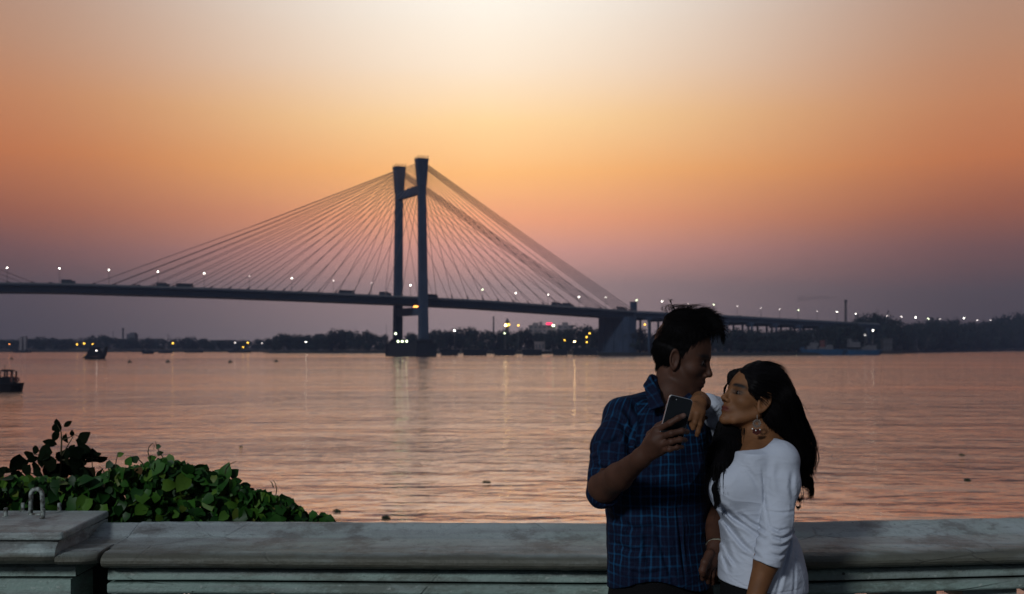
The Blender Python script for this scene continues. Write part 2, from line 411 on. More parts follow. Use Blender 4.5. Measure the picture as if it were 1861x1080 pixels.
for j, (px, py, k) in enumerate([(1612, 574.5, 'lampd'), (1638, 576, 'lampd'), (1664, 577, 'lampw'), (1687, 579.5, 'lampg'), (1708.6, 580, 'lampd'), (1752, 578.5, 'lampw'), (1776, 582, 'lampd'), (1800, 582, 'lampd'), (1835, 577, 'lampd')]):
    Y = 1760 + 25 * j; top = W(px, py, Y)
    lamp((top.x, Y, GROUND_FAR), top, M[k], .9, f'white road lamp showing above the far right trees, {ordn(j)} from the left', 'road lamps above the right bank trees', pr=.25)
FAR = [ # px, py, depth, material, radius, label
    (17, 626, 1430, 'lampo', .7, 'small orange lamp on the far bank near the left frame edge'),
    (140, 626, 1440, 'lampy', 1.1, 'yellow lamp above the tug, leftmost of a row of three'),
    (153, 624.5, 1440, 'lampy', 1.2, 'brightest yellow lamp above the tug, middle of a row of three'),
    (168.5, 625.5, 1440, 'lampy', .9, 'yellow lamp right above the tug roof, last of a row of three'),
    (225, 637.5, 1425, 'lampd', .6, 'tiny pale lamp at the waterline right of the tug'),
    (314, 624, 1450, 'lampy', 1.2, 'single large yellow lamp on the far bank left of the flat barges'),
    (427, 623, 1430, 'lampd', .8, 'pale lamp on the far bank left of two yellow lamps'),
    (450.5, 623, 1430, 'lampy', 1.1, 'upper yellow lamp beside the dark moored workboat'),
    (442, 631, 1425, 'lampy', .9, 'lower yellow lamp beside the dark moored workboat'),
    (435, 637.5, 1420, 'lampo', .7, 'small orange lamp at the waterline by the moored workboat'),
    (476, 624, 1430, 'lampd', .6, 'faint pale lamp just left of the wooded point'),
    (556, 621.5, 1200, 'lampw', .7, 'white lamp in front of the wooded point left of the pylon'),
    (826, 601, 1160, 'lampw', .9, 'white lamp above the trees right of the pylon'),
    (917, 606, 1130, 'lampg', .7, 'greenish white lamp below the lit clock tower'),
    (942, 591.5, 1130, 'lampy', 1.0, 'yellow lamp right of the lit clock tower'),
    (981, 623, 1085, 'lampy', .8, 'yellow lamp beside a white shed on the right bank'),
    (1026, 618.5, 1080, 'lampy', .8, 'yellow lamp left of the brightest floodlight'),
    (1044, 621, 1060, 'lamphot', .8, 'brightest warm floodlight on the bank left of the anchor pier'),
    (1071.5, 606, 1000, 'lampy', .8, 'top yellow lamp of three stacked left of the anchor pier'),
    (1066, 613, 1000, 'lampy', .8, 'middle yellow lamp of three stacked left of the anchor pier'),
    (1066.3, 622, 1000, 'lampy', .75, 'lowest yellow lamp of three stacked left of the anchor pier'),
    (1172, 590, 930, 'lampy', .8, 'yellow lamp between the viaduct columns beside the man'),
    (1395, 615.3, 985, 'lampw', .5, 'white lamp on the bank under the viaduct, left of a bluish one'),
    (1412.5, 614.5, 985, 'lampw', .6, 'bluish white lamp on the bank under the viaduct'),
    (1501, 590, 1080, 'lampg', .45, 'green-tinged lamp at the end of the viaduct'),
    (1572, 609, 1115, 'lampd', .7, 'small lamp just above the blue cargo boats'),
    (1575, 600.3, 1125, 'lampd', .7, 'small pale lamp left of the bright one above the cargo boats'),
    (1586.5, 601, 1125, 'lampw', .75, 'bright white lamp above the blue cargo boats'),
    (1644.5, 602, 1300, 'lampw', .75, 'white lamp in the dark trees right of the cargo boats'),
    (1721.5, 599, 1500, 'lampw', .8, 'white lamp in the dark trees near the right frame edge')]
for px, py, Y, k, r, lab in FAR:
    top = W(px, py, Y); lamp((top.x, Y, GROUND_FAR), top, M[k], r * .8, lab, 'lamps on the far bank', pr=.15, cat='lamp')

# ------------------------------------------------------------------ vehicles on the deck
def wheels(t, L, r, hw):
    for x in (-L * .32, L * .3):
        for y in (-hw, hw): MB().tube([(x, y - .15, r), (x, y + .15, r)], r, 10).build('wheel', M['tyre'], t, rel=True)
def make_truck():
    t = empty('cargo_truck', (0, 0, 0))
    MB().box((-1.0, 0, 2.0), (6.0, 2.4, 2.6)).box((-1.0, 0, .68), (7.6, 2.0, .3)).build('cargo_box', M['darkveh'], t, rel=True)
    c = MB().box((3.1, 0, 1.75), (1.9, 2.3, 1.9), top=(.8, .95)).build('cab', M['darkveh'], t, rel=True)
    MB().box((3.9, 0, 2.0), (.35, 2.0, .7)).build('windscreen', M['vehglass'], c, rel=True)
    wheels(t, 8, .5, 1.05); return t
def make_bus():
    t = empty('city_bus', (0, 0, 0))
    b = MB().box((0, 0, 1.95), (10.5, 2.5, 2.7), top=(.98, .92)).build('body', M['darkveh'], t, rel=True)
    for i in range(7): MB().box((-4.2 + 1.35 * i, 0, 2.35), (1.1, 2.54, .8)).build('window', M['vehglass'], b, rel=True)
    wheels(t, 10, .5, 1.1); return t
def make_car():
    t = empty('car', (0, 0, 0))
    b = MB().box((0, 0, .72), (4.3, 1.75, .75), top=(.97, .95)).build('body', M['darkveh'], t, rel=True)
    MB().box((-.2, 0, 1.33), (2.5, 1.6, .55), top=(.7, .85)).build('cabin', M['vehglass'], b, rel=True)
    wheels(t, 4.2, .32, .8); return t
protos = {}
VEH = [(124, 't', 'truck on the left part of the bridge deck, between the two leftmost stay fans'), (296, 't', 'boxy truck on the deck under the fourth lamp from the left'), (335, 'b', 'long bus on the deck just right of the boxy truck'),
       (630, 'b', 'bus on the deck left of the pylon'), (60, 'c', 'car on the deck between the two leftmost street lamps'), (207, 'c', 'car on the deck just right of the third street lamp'), (252, 'c', 'car on the deck behind the boxy truck'),
       (545, 'c', 'car on the deck right of the seventh street lamp'), (700, 't', 'truck on the deck just left of the near pylon leg'), (785, 't', 'truck on the deck just right of the near pylon leg'),
       (1012, 't', 'truck on the deck above the trees, in front of another truck'), (1032, 't', 'second truck on the deck following close to the anchor pier side'), (92, 'c', 'car on the deck beside the second street lamp'), (1130, 't', 'truck on the deck over the anchor pier'),
       (905, 'c', 'car on the deck two lamps right of the pylon'), (1225, 'c', 'car on the viaduct beside the head of the man'), (1345, 'c', 'car on the viaduct right of the head of the man')]
for px, k, lab in VEH:
    mk = {'t': make_truck, 'b': make_bus, 'c': make_car}[k]
    if k not in protos: o = protos[k] = mk()
    else: o = copy_tree(protos[k])
    n_ = HW - 4; s = s_at(px, n_); o.location = B(s, n_, dz(s) + .01); o.rotation_euler = (0, math.atan2(-(dz(s + 5) - dz(s)), 5), THE)
    tag(o, 'dark ' + lab, {'t': 'truck', 'b': 'bus', 'c': 'car'}[k], 'traffic on the bridge')

# ------------------------------------------------------------------ far bank: trees
def crown_mesh(seed, n=1500):
    g = random.Random(seed); w = MB()
    lobes = [(Vector((g.uniform(-.3, .3), g.uniform(-.3, .3), g.uniform(.5, .80))), g.uniform(.24, .32)) for _ in range(9)]
    lobes += [(Vector((g.uniform(-.36, .36), g.uniform(-.3, .3), g.uniform(.22, .4))), g.uniform(.2, .28)) for _ in range(6)]
    for i in range(n):
        c, r = g.choice(lobes); d = Vector((g.gauss(0, 1), g.gauss(0, 1), g.gauss(0, 1))).normalized()
        p = c + d * r * (g.uniform(.5, 1.06)); p.z = max(.03, p.z)
        a = (d + Vector((g.gauss(0, .5), g.gauss(0, .5), g.gauss(0, .5)))).orthogonal().normalized(); b = a.cross(d).normalized()
        s = g.uniform(.025, .055); s2 = s * g.uniform(.6, 1.1)
        w.add([p - a * s - b * s2 * .3, p + b * s2, p + a * s * .9 - b * s2 * .2, p - b * s2], [(0, 1, 2, 3)])
    return w
CROWNS = []
for i in range(6):
    o = crown_mesh(30 + i).build('crown', M['leaf_far'], None); CROWNS.append(o.data); bpy.data.objects.remove(o)
tw = MB(); tw.tube([(0, 0, 0), (.02, 0, .25), (.0, .01, .55)], [.035, .025, .012], 7)
for a in range(4): tw.tube([(.01, 0, .22), (.2 * math.cos(a * 1.6), .2 * math.sin(a * 1.6), .48)], [.016, .006], 5)
o = tw.build('trunk', M['bark'], None); TRUNK = o.data; bpy.data.objects.remove(o)
def tree(px, py_top, Y, wpx, label, group):
    z = CZ + (HY - py_top + 7) * Y / F; H = z - GROUND_FAR; X = shore_x(px, Y)
    t = empty('tree', (X, Y, GROUND_FAR), rnd.uniform(0, 6.28)); wd = wpx * Y / F
    t.scale = (wd * 1.05, wd * 1.05, H)
    c = bpy.data.objects.new('crown', rnd.choice(CROWNS)); COL.objects.link(c); c.parent = t
    k = bpy.data.objects.new('trunk', TRUNK); COL.objects.link(k); k.parent = t
    tag(t, label, 'tree', group)
def row(pts, x0, x1, step, Yf, wr, place, group, jit=3.0):
    xs = []; x = x0
    while x < x1: xs.append(x); x += step * rnd.uniform(.75, 1.25)
    for i, x in enumerate(xs):
        py = float(np.interp(x, [p[0] for p in pts], [p[1] for p in pts])) + rnd.uniform(-jit * .4, jit)
        wpx = wr * rnd.uniform(.85, 1.35); sz = 'broad ' if wpx > wr * 1.15 else ('slim ' if wpx < wr * .95 else '')
        lab = f'{sz}dark leafy tree {place}, {ordn(i)} from the left'
        tree(x, py, Yf(x), wpx, lab, group)
row([(490, 621), (515, 614), (540, 615), (560, 617), (590, 615), (612, 605), (632, 608), (660, 610), (685, 613), (700, 611)], 494, 702, 13, lambda x: 1222 + rnd.uniform(0, 30), 26, 'on the wooded point left of the pylon', 'trees on the wooded point', 2)
row([(700, 613), (760, 612), (790, 605), (810, 609), (835, 603), (855, 600), (880, 605), (905, 610), (930, 604), (950, 603), (970, 610), (1000, 607), (1030, 602), (1060, 599), (1088, 601)], 745, 1092, 15, lambda x: (1190 if x < 860 else (1130 if x < 1010 else 1090)) + rnd.uniform(0, 40), 30, 'between the pylon and the anchor pier', 'trees between the pylon and the anchor pier', 3)
row([(0, 624), (80, 620), (130, 623), (185, 615), (200, 618), (250, 622), (300, 623), (345, 619), (370, 624), (480, 625)], -10, 486, 17, lambda x: 1470 + rnd.uniform(0, 60), 26, 'along the hazy far left bank', 'trees on the far left bank', 2)
row([(1100, 622), (1150, 608), (1165, 601), (1180, 612), (1290, 606), (1340, 606), (1400, 607), (1440, 607), (1500, 600), (1545, 592)], 1150, 1560, 15, lambda x: 904 + max(0, x - 1300) * .36 + rnd.uniform(0, 18), 36, 'in front of the viaduct', 'trees in front of the viaduct', 4)
row([(1540, 595), (1570, 584), (1590, 576), (1612, 579), (1632, 596), (1660, 595), (1680, 588), (1720, 589), (1765, 592), (1800, 589), (1830, 582), (1870, 576), (1900, 576)], 1545, 1900, 11, lambda x: 1180 + max(0, x - 1620) * 2.4 + rnd.uniform(0, 40), 34, 'on the dark right bank', 'trees on the right bank', 3)
row([(1380, 622), (1700, 618), (1900, 615)], 1390, 1900, 24, lambda x: (912 + max(0, x - 1390) * .2 if x < 1500 else 1150 + max(0, x - 1600) * 2.6) + rnd.uniform(0, 10), 30, 'low along the waterline of the right bank', 'low trees on the right waterline', 4)

# ------------------------------------------------------------------ far bank: buildings
def building(px0, px1, py_top, Y, label, name='apartment_building', m='build', floors=5, blocks=(), depth=14, cat='building', bays=None):
    x0, x1 = shore_x(px0, Y), shore_x(px1, Y); zt = CZ + (HY - py_top) * Y / F; g = GROUND_FAR
    t = empty(name, ((x0 + x1) / 2, Y, g)); w = MB(); w.box(((x0 + x1) / 2, Y + depth / 2, (zt + g) / 2), (x1 - x0, depth, zt - g)); w.build('wall', M[m], t)
    r = MB(); r.box(((x0 + x1) / 2, Y + depth / 2, zt + .3), (x1 - x0 + .8, depth + .8, .6))
    for bx, bw, bh in blocks: r.box((x0 + (x1 - x0) * bx, Y + depth / 2, zt + .6 + bh / 2), (bw, depth * .6, bh))
    r.build('roof', M[m], t)
    nb = min(9, bays or max(2, int((x1 - x0) / 4.5))); fh = (zt - g) / floors
    for i in range(nb):
        for j in range(floors):
            MB().box((x0 + (x1 - x0) * (i + .5) / nb, Y - .03, g + fh * (j + .55)), ((x1 - x0) / nb * .5, .12, fh * .45)).build('window', M['window_far'], t)
    tag(t, label, cat, 'buildings on the far bank'); return t
building(961, 1010, 592, 1260, 'pale wide apartment block with the red rooftop sign', m='build2', floors=7, blocks=((.25, 6, 2.5), (.45, 3, 3.5)))
building(1014, 1041, 592, 1290, 'smaller pale apartment block right of the red rooftop sign', m='build2', floors=7, blocks=((.5, 6, 3.0),))
t = empty('rooftop_sign', W(998, 591, 1256)); MB().box(W(998, 588.5, 1256), (6.2, .5, 1.9)).build('panel', M['redsign'], t)
MB().tube([W(996, 591.5, 1256.4), W(996, 588, 1256.4)], .1, 5).tube([W(1000, 591.5, 1256.4), W(1000, 588, 1256.4)], .1, 5).build('supports', M['pole'], t)
tag(t, 'glowing red rooftop sign on the pale apartment block', 'sign')
top = W(1005.5, 592, 1254); lamp((top.x, 1254, GROUND_FAR), top, M['lampg'], 1.3, 'wide white floodlight on the facade under the red sign', 'lamps on the far bank', cat='lamp')
building(230, 245, 608, 1640, 'tall hazy block with a rounded roof on the far left bank', floors=8, blocks=((.6, 7, 2.0),))
building(274, 284, 619, 1640, 'small hazy tower right of the tall hazy block', name='water_tower', floors=3, blocks=((.5, 9, 2),), cat='tower')
building(383, 408, 619, 1560, 'low flat-roofed hazy block left of the moored workboat', floors=4)
building(409, 432, 625, 1550, 'lowest flat hazy building beside the moored workboat', floors=2)
building(338, 362, 622, 1580, 'low hazy shed behind the flat barges', name='warehouse', floors=2)
building(66, 110, 623, 1580, 'long low hazy building on the far left bank', name='warehouse', floors=3, blocks=((.5, 8, 4),))
building(35, 39.5, 613, 1450, 'left one of two pale slender towers near the left edge', name='slender_tower', m='build2', floors=8, bays=1, depth=4, cat='tower')
building(43, 47, 612, 1450, 'right one of two pale slender towers near the left edge', name='slender_tower', m='build2', floors=8, bays=1, depth=4, cat='tower')
building(573, 586, 608, 1290, 'square block rising out of the wooded point', floors=6)
building(520, 552, 614.5, 1330, 'long flat roof behind the left end of the wooded point', name='warehouse', floors=3)
building(972, 990, 622, 1078, 'small white shed beside the yellow lamp', name='shed', m='build2', floors=1, bays=3, cat='shed')
building(1348, 1400, 612, 1030, 'long low pale shed under the viaduct', name='shed', m='build2', floors=1, cat='shed')
for j, (a, b_, py) in enumerate([(1605, 1622, 616), (1628, 1640, 613), (1652, 1668, 614), (1680, 1700, 612), (1716, 1734, 611), (1745, 1760, 612), (1788, 1806, 612)]):
    building(a, b_, py, 1100 + max(0, a - 1590) * 2.9, f'small riverside hut under the dark trees, {ordn(j)} from the left', name='riverside_hut', m='hut', floors=2, bays=3, cat='hut', depth=8)
def mast(px, pt, pb, Y, r0, r1, label, name='mast', cat='mast', m='build', cross=None):
    t = empty(name, W(px, HY, Y).xy.to_3d() + UP * GROUND_FAR); a = W(px, pt, Y); g = Vector((a.x, a.y, GROUND_FAR))
    MB().tube([g, a], [r0, r1], 8).build('shaft', M[m], t)
    w = MB(); w.tube([a - UP * r0 * 1.2, a + UP * r1 * .4], r1 * 1.35, 8)
    if cross: w.tube([a, a + Vector(cross)], r1 * .6, 5)
    w.build('cap', M[m], t); tag(t, label, cat)
mast(1537, 546, 590, 1800, 2.4, 1.7, 'tall smoking factory chimney above the right bank', 'factory_chimney', 'chimney', 'bark')
mast(897, 576, 610, 1240, .9, .7, 'thin grey chimney between the pylon and the clock tower', 'thin_chimney', 'chimney')
mast(702, 592, 630, 1210, .25, .2, 'thin mast with a round top left of the pylon foot', cross=(1.5, 0, .2))
mast(223.5, 597, 630, 1650, 1.6, 1.2, 'hazy chimney left of the tall hazy block', 'hazy_chimney', 'chimney')
mast(205.5, 601, 630, 1650, .5, .3, 'thin hazy pole among the trees left of the hazy chimney')
mast(305, 607, 630, 1560, .4, .3, 'slanting crane jib above the single yellow lamp', 'dock_crane', 'crane', cross=(6, 0, -9))
mast(271, 611, 630, 1600, .3, .2, 'thin faint pole left of the small hazy tower', cross=(3, 0, -3))
t = empty('clock_tower', W(922, HY, 1180).xy.to_3d() + UP * GROUND_FAR); a = W(922, 590, 1180)
MB().box((a.x, a.y, (a.z + GROUND_FAR) / 2), (3.2, 3.2, a.z - GROUND_FAR)).build('shaft', M['build'], t)
MB().box((a.x, a.y, a.z + 1.2), (4, 4, 2.4)).build('belfry', M['build'], t)
MB().tube([(a.x, a.y, a.z + 2.4), (a.x, a.y, a.z + 6.5)], [2.1, .15], 8).build('spire', M['build'], t)
k = MB(); k.ball(W(919.8, 591, 1177), (1.5, .8, 1.4)); k.ball(W(924.6, 590.3, 1177), (1.0, .8, 1.1)); k.build('floodlight', M['lampy'], t)
tag(t, 'slender tower with a spire and yellow floodlight', 'tower')
t = empty('park_lamp', W(918.5, HY, 1150).xy.to_3d() + UP * GROUND_FAR); a = W(919, 591.3, 1150)
MB().tube([(a.x, a.y, GROUND_FAR), a], .2, 6).build('pole', M['pole'], t); MB().ball(a, .9).build('lamp_head', M['lamphot'], t)
tag(t, 'hot white lamp in front of the slender spired tower', 'lamp', 'lamps on the far bank')

# chimney smoke: a thin real volume
def smoke():
    w = MB(); pts = [W(1535, 545, 1800), W(1520, 541.5, 1802), W(1500, 540.5, 1806), W(1475, 541, 1810), W(1450, 544, 1816)]
    w.tube(pts, [.8, 2.2, 3.2, 4.4, 5.0], 10)
    m = bpy.data.materials.new('smoke'); m.use_nodes = True; t = m.node_tree; t.nodes.remove(t.nodes['Principled BSDF'])
    v = nd(t, 'ShaderNodeVolumePrincipled'); v.inputs['Color'].default_value = (.25, .22, .22, 1); v.inputs['Density'].default_value = .022
    t.links.new(v.outputs[0], t.nodes['Material Output'].inputs['Volume'])
    tag(w.build('chimney_smoke', m, None, smooth_=True), 'faint grey smoke drifting left from the factory chimney', 'smoke', kind='stuff')
smoke()

# ------------------------------------------------------------------ pontoons by the pylon
for j, (a, b_, py) in enumerate([(799, 835, 634.5), (840, 887, 634), (896, 939, 634), (948, 985, 634.5), (1003, 1034, 633.5), (1040, 1088, 632)]):
    Y = 815 + 4 * j; x0, x1 = shore_x(a, Y), shore_x(b_, Y); zt = CZ + (HY - py) * Y / F
    t = empty('jetty', ((x0 + x1) / 2, Y, WATER)); MB().box(((x0 + x1) / 2, Y + 3, zt - 1.1), (x1 - x0, 8, 1.6)).box(((x0 + x1) / 2, Y + 3, (zt - 1.9 + WATER + .5) / 2), (x1 - x0 - 2.2, 6.5, zt - 1.9 - WATER - .5)).build('platform', M['caisson'], t)
    w = MB(); k = 0
    while x0 + 1.2 + k * 3 < x1 - .5: w.tube([(x0 + 1.2 + k * 3, Y + .4, WATER - 1), (x0 + 1.2 + k * 3, Y + .4, zt - 1.0)], .35, 6); k += 1
    w.build('piles', M['caisson'], t)
    w = MB(); w.tube([(x0 + .3, Y - .6, zt + .5), (x1 - .3, Y - .6, zt + .5)], .09, 5)
    for i in range(6): xx = x0 + .3 + (x1 - x0 - .6) * i / 5; w.tube([(xx, Y - .6, zt - .3), (xx, Y - .6, zt + .5)], .09, 5)
    w.build('railing', M['caisson'], t)
    tag(t, f'low dark jetty section on piles right of the pylon foot, {ordn(j)} from the left', 'jetty', 'jetty sections right of the pylon')

# ------------------------------------------------------------------ boats
def hull(w, x0, x1, Y, zt, beam, rake0=1.0, rake1=1.0, sheer=0.0, mi=0):
    """hull from x0 to x1 at depth Y, deck at zt, pointed plan at both ends"""
    n = 10; secs = []
    for i in range(n + 1):
        t = i / n; x = x0 + (x1 - x0) * t; b = beam / 2 * min(1, (1 - abs(2 * t - 1) ** 5) + .25); sh = sheer * (2 * t - 1) ** 2
        xb = x0 + rake0 + (x1 - rake1 - x0 - rake0) * t
        secs.append([(x, Y - b, zt + sh), (xb, Y - b * .85, WATER - .3), (xb, Y + b * .85, WATER - .3), (x, Y + b, zt + sh)])
    vs = [p for s_ in secs for p in s_]; fs = []
    for i in range(n):
        for j in range(4): fs.append((4 * i + j, 4 * i + (j + 1) % 4, 4 * i + 4 + (j + 1) % 4, 4 * i + 4 + j))
    fs += [(0, 1, 2, 3), (4 * n + 3, 4 * n + 2, 4 * n + 1, 4 * n)]; w.add(vs, fs, mi)
def zz(py, Y): return CZ + (HY - py) * Y / F
# workboat cut by the left frame edge
Y = 185.0; t = empty('harbour_workboat', (shore_x(-20, Y), Y, WATER)); X = lambda px: shore_x(px, Y); Zb = lambda py: zz(py, Y)
w = MB(); hull(w, X(-95), X(42), Y, Zb(697), 3.6, .5, .35, .1); w.box(((X(-95) + X(42)) / 2, Y - 1.85, Zb(698.5)), (X(38) - X(-90), .12, .14)); w.build('hull', M['hulldark'], t)
c = MB(); c.box((X(14), Y, (Zb(697) + Zb(685)) / 2), (X(27) - X(2), 2.0, Zb(685) - Zb(697))); c.box((X(-28), Y, (Zb(697) + Zb(686)) / 2), (X(-4) - X(-50), 2.2, Zb(686) - Zb(697)))
for q in (4, 17.5, 25):
    for dy in (-.92, .92): c.box((X(q), Y + dy, (Zb(685) + Zb(675)) / 2), (.22, .14, Zb(675) - Zb(685)))
cab = c.build('cabin', M['boatdark'], t)
MB().box((X(14), Y, Zb(673.8)), (X(22) - X(4), 2.2, .2), top=(.85, .85)).box((X(11.5), Y, Zb(672.6)), (X(17) - X(6), 1.6, .14)).build('roof', M['boatdark'], cab)
MB().box((X(25.4), Y - .96, (Zb(694) + Zb(677)) / 2), (.26, .1, Zb(677) - Zb(694))).build('door_panel', M['boatred'], cab)
w = MB()
for q in (29, 33, 38, 41):
    w.tube([(X(q), Y - 1.2, Zb(697)), (X(q), Y - 1.2, Zb(686.5))], .025, 5)
w.tube([(X(28), Y - 1.2, Zb(686.5)), (X(41), Y - 1.2, Zb(686.5))], .025, 5); w.tube([(X(28), Y - 1.2, Zb(693)), (X(42), Y - 1.2, Zb(693))], .025, 5)
w.build('railing', M['boatwhite'], t)
w = MB(); c0 = Vector((X(36.8), Y - 1.3, Zb(689.5))); w.tube([c0 + Vector((math.cos(a * .5236) * .3, 0, math.sin(a * .5236) * .3)) for a in range(13)], .085, 8, False); w.build('life_ring', M['boatred'], t)
MB().tube([(X(8), Y, Zb(673)), (X(9), Y, Zb(663))], .035, 5).tube([(X(7.2), Y, Zb(666)), (X(10), Y, Zb(665))], .025, 5).build('mast', M['boatdark'], t)
tag(t, 'dark workboat with wheelhouse and life ring, cut off by the left frame edge', 'boat')
# tug / dredger
Y = 640.0; t = empty('tugboat', (shore_x(172, Y), Y, WATER))
w = MB(); hull(w, X_ := shore_x(153, Y), shore_x(192, Y), Y, zz(648.5, Y), 5, .6, .6, .5); w.build('hull', M['hulldark'], t)
c = MB(); c.prism([(shore_x(156, Y), zz(648, Y)), (shore_x(188, Y), zz(648, Y)), (shore_x(185, Y), zz(641, Y)), (shore_x(180, Y), zz(636, Y)), (shore_x(179, Y), zz(631, Y)), (shore_x(166, Y), zz(630.5, Y)), (shore_x(163, Y), zz(636, Y)), (shore_x(160, Y), zz(643, Y))], -1.8, 1.8, (0, Y, 0), Vector((1, 0, 0)), UP, Vector((0, 1, 0)))
c.tube([(shore_x(170, Y), Y, zz(631, Y)), (shore_x(170, Y), Y, zz(627.5, Y))], .12, 5); c.build('wheelhouse', M['boatdark'], t)
c = MB(); c.prism([(shore_x(188, Y), zz(648, Y)), (shore_x(192, Y), zz(647, Y)), (shore_x(194.5, Y), zz(630.5, Y)), (shore_x(191.5, Y), zz(631.5, Y)), (shore_x(189, Y), zz(640, Y))], -1.5, 1.5, (0, Y, 0), Vector((1, 0, 0)), UP, Vector((0, 1, 0))); c.build('bow_ramp', M['boatdark'], t)
MB().ball(W(175.3, 637.5, Y - 2), .35, 8, 5).build('deck_lamp', M['lampd'], t)
MB().tube([(shore_x(150.5, Y), Y - 1, zz(650.5, Y)), (shore_x(158, Y), Y - 1, zz(649.5, Y))], .3, 6).build('towing_boom', M['hulldark'], t)
tag(t, 'dark ferry-like tugboat with raised bow ramp, left part of the river', 'boat')
# two blue cargo boats on the right
def cargo(x0, x1, Y, houses, label, hullpy, bowpy, mast_px=None):
    t = empty('cargo_boat', (shore_x((x0 + x1) / 2, Y), Y, WATER)); w = MB(); hull(w, shore_x(x0, Y), shore_x(x1, Y), Y, zz(hullpy, Y), 9, 1.2, 2.5, .7)
    w.box((shore_x((x0 + x1) / 2, Y), Y, zz(hullpy, Y) + .25), (shore_x(x1 - 5, Y) - shore_x(x0 + 5, Y), 7.8, .5)); w.build('hull', M['hullblue'], t)
    for i, (a, b_, pt, pb, m) in enumerate(houses):
        c = MB(); xa, xb = shore_x(a, Y), shore_x(b_, Y); c.box(((xa + xb) / 2, Y, (zz(pt, Y) + zz(pb, Y)) / 2), (xb - xa, 6.5 - i * .4, zz(pt, Y) - zz(pb, Y)), top=(.92, .95))
        h = c.build('deckhouse', M[m], t)
        nb = max(2, int((xb - xa) / 2.2))
        for q in range(nb): MB().box((xa + (xb - xa) * (q + .5) / nb, Y - 3.3 + i * .2, (zz(pt, Y) * .62 + zz(pb, Y) * .38)), (.9, .5, .7)).build('window', M['window_far'], h)
    w = MB()
    for mp_, mt in mast_px or ():
        w.tube([(shore_x(mp_, Y), Y, zz(hullpy, Y)), (shore_x(mp_, Y), Y, zz(mt, Y))], .16, 5); w.tube([(shore_x(mp_ - 3, Y), Y, zz(mt + 5, Y)), (shore_x(mp_ + 3, Y), Y, zz(mt + 5, Y))], .1, 5)
    w.build('mast', M['boatwhite'], t)
    w = MB()
    for q in range(12): xx = shore_x(x0 + 3 + (x1 - x0 - 6) * q / 11, Y); w.tube([(xx, Y - 4, zz(hullpy, Y)), (xx, Y - 4, zz(hullpy, Y) + 1.3)], .07, 4)
    w.tube([(shore_x(x0 + 3, Y), Y - 4, zz(hullpy, Y) + 1.3), (shore_x(x1 - 3, Y), Y - 4, zz(hullpy, Y) + 1.3)], .07, 4); w.build('railing', M['boatwhite'], t)
    tag(t, label, 'boat', 'cargo boats moored off the right bank')
cargo(1448, 1541, 930, [(1465, 1484, 629, 638, 'boatwhite'), (1471, 1486, 623, 629, 'boatwhite'), (1477, 1483, 619, 623, 'boatdark'), (1486, 1506, 631, 638, 'boatwhite'), (1489, 1498, 619, 631, 'boatred'), (1500, 1513, 627, 638, 'boatwhite'), (1452, 1461, 631, 638, 'hullblue')], 'blue-hulled cargo boat with pale deckhouses, the left of two', 636.5, 632, ((1478, 606), (1502, 618)))
cargo(1530, 1605, 950, [(1541, 1562, 622, 631, 'boatwhite'), (1541, 1546, 616, 622, 'boatwhite'), (1546, 1558, 617, 622, 'boatdark'), (1566, 1577, 631, 638, 'boatwhite'), (1571, 1592, 628, 637, 'boatwhite'), (1575, 1593, 624.5, 628, 'boatdark')], 'blue-hulled cargo boat with a white crane frame, the right of two', 637.5, 634, ((1546, 615), (1585, 619)))
# far flat barges and small boats
def barge(x0, x1, Y, tops, label, name='flat_barge'):
    t = empty(name, (shore_x((x0 + x1) / 2, Y), Y, WATER)); w = MB(); zt = WATER + 1.6; hull(w, shore_x(x0, Y), shore_x(x1, Y), Y, zt, 7, 1.5, 1.5, .4); w.build('hull', M['caisson'], t)
    c = MB()
    for a, b_, py in tops: xa, xb = shore_x(a, Y), shore_x(b_, Y); c.box(((xa + xb) / 2, Y, (zt + zz(py, Y)) / 2 - .1), (xb - xa, 4, zz(py, Y) - zt + .2), top=(.8, .9))
    c.build('cabin', M['caisson'], t); tag(t, label, 'boat', 'barges off the far left bank')
barge(257, 281, 1080, [(258, 264, 635.5), (268, 276, 637)], 'small dark barge with two humps right of the tug')
barge(286, 314, 1180, [(295, 306, 637.5)], 'low dark barge below the single yellow lamp')
barge(334, 370, 1280, [(345, 352, 637)], 'long flat barge left of the moored workboat')
barge(413, 458, 1260, [(424, 432, 632.5), (448, 455, 637)], 'dark moored workboat with lights near the wooded point', 'moored_workboat')
barge(22, 58, 1280, [(30, 34, 636), (44, 50, 636)], 'low dark barge below the two slender pale towers')
def buoy(px, py, label, s=1.0):
    Y = (CZ - WATER) * F / (py - HY); c = Vector((shore_x(px, Y), Y, WATER)); t = empty('mooring_buoy', c)
    MB().tube([c - UP * .3, c + UP * .35 * s, c + UP * .75 * s], [.95 * s, .9 * s, .35 * s], 12).build('float', M['green'], t)
    MB().tube([c + UP * .7 * s, c + UP * 1.15 * s], .12, 6).ball(c + UP * 1.2 * s, .2, 8, 5).build('top_ring', M['green'], t)
    tag(t, label, 'buoy', 'buoys on the river')
for px, py, lab in ((21, 653, 'leftmost dark buoy, above the workboat at the frame edge'), (235.5, 659, 'dark buoy right of the tugboat'), (305, 658.5, 'dark buoy in line below the single yellow lamp'), (418.5, 659, 'dark buoy below the moored workboat'), (502, 658, 'rightmost dark buoy, below the wooded point')): buoy(px, py, lab)
M['weed'] = mat('floating_weed', (.02, .035, .02), .9)
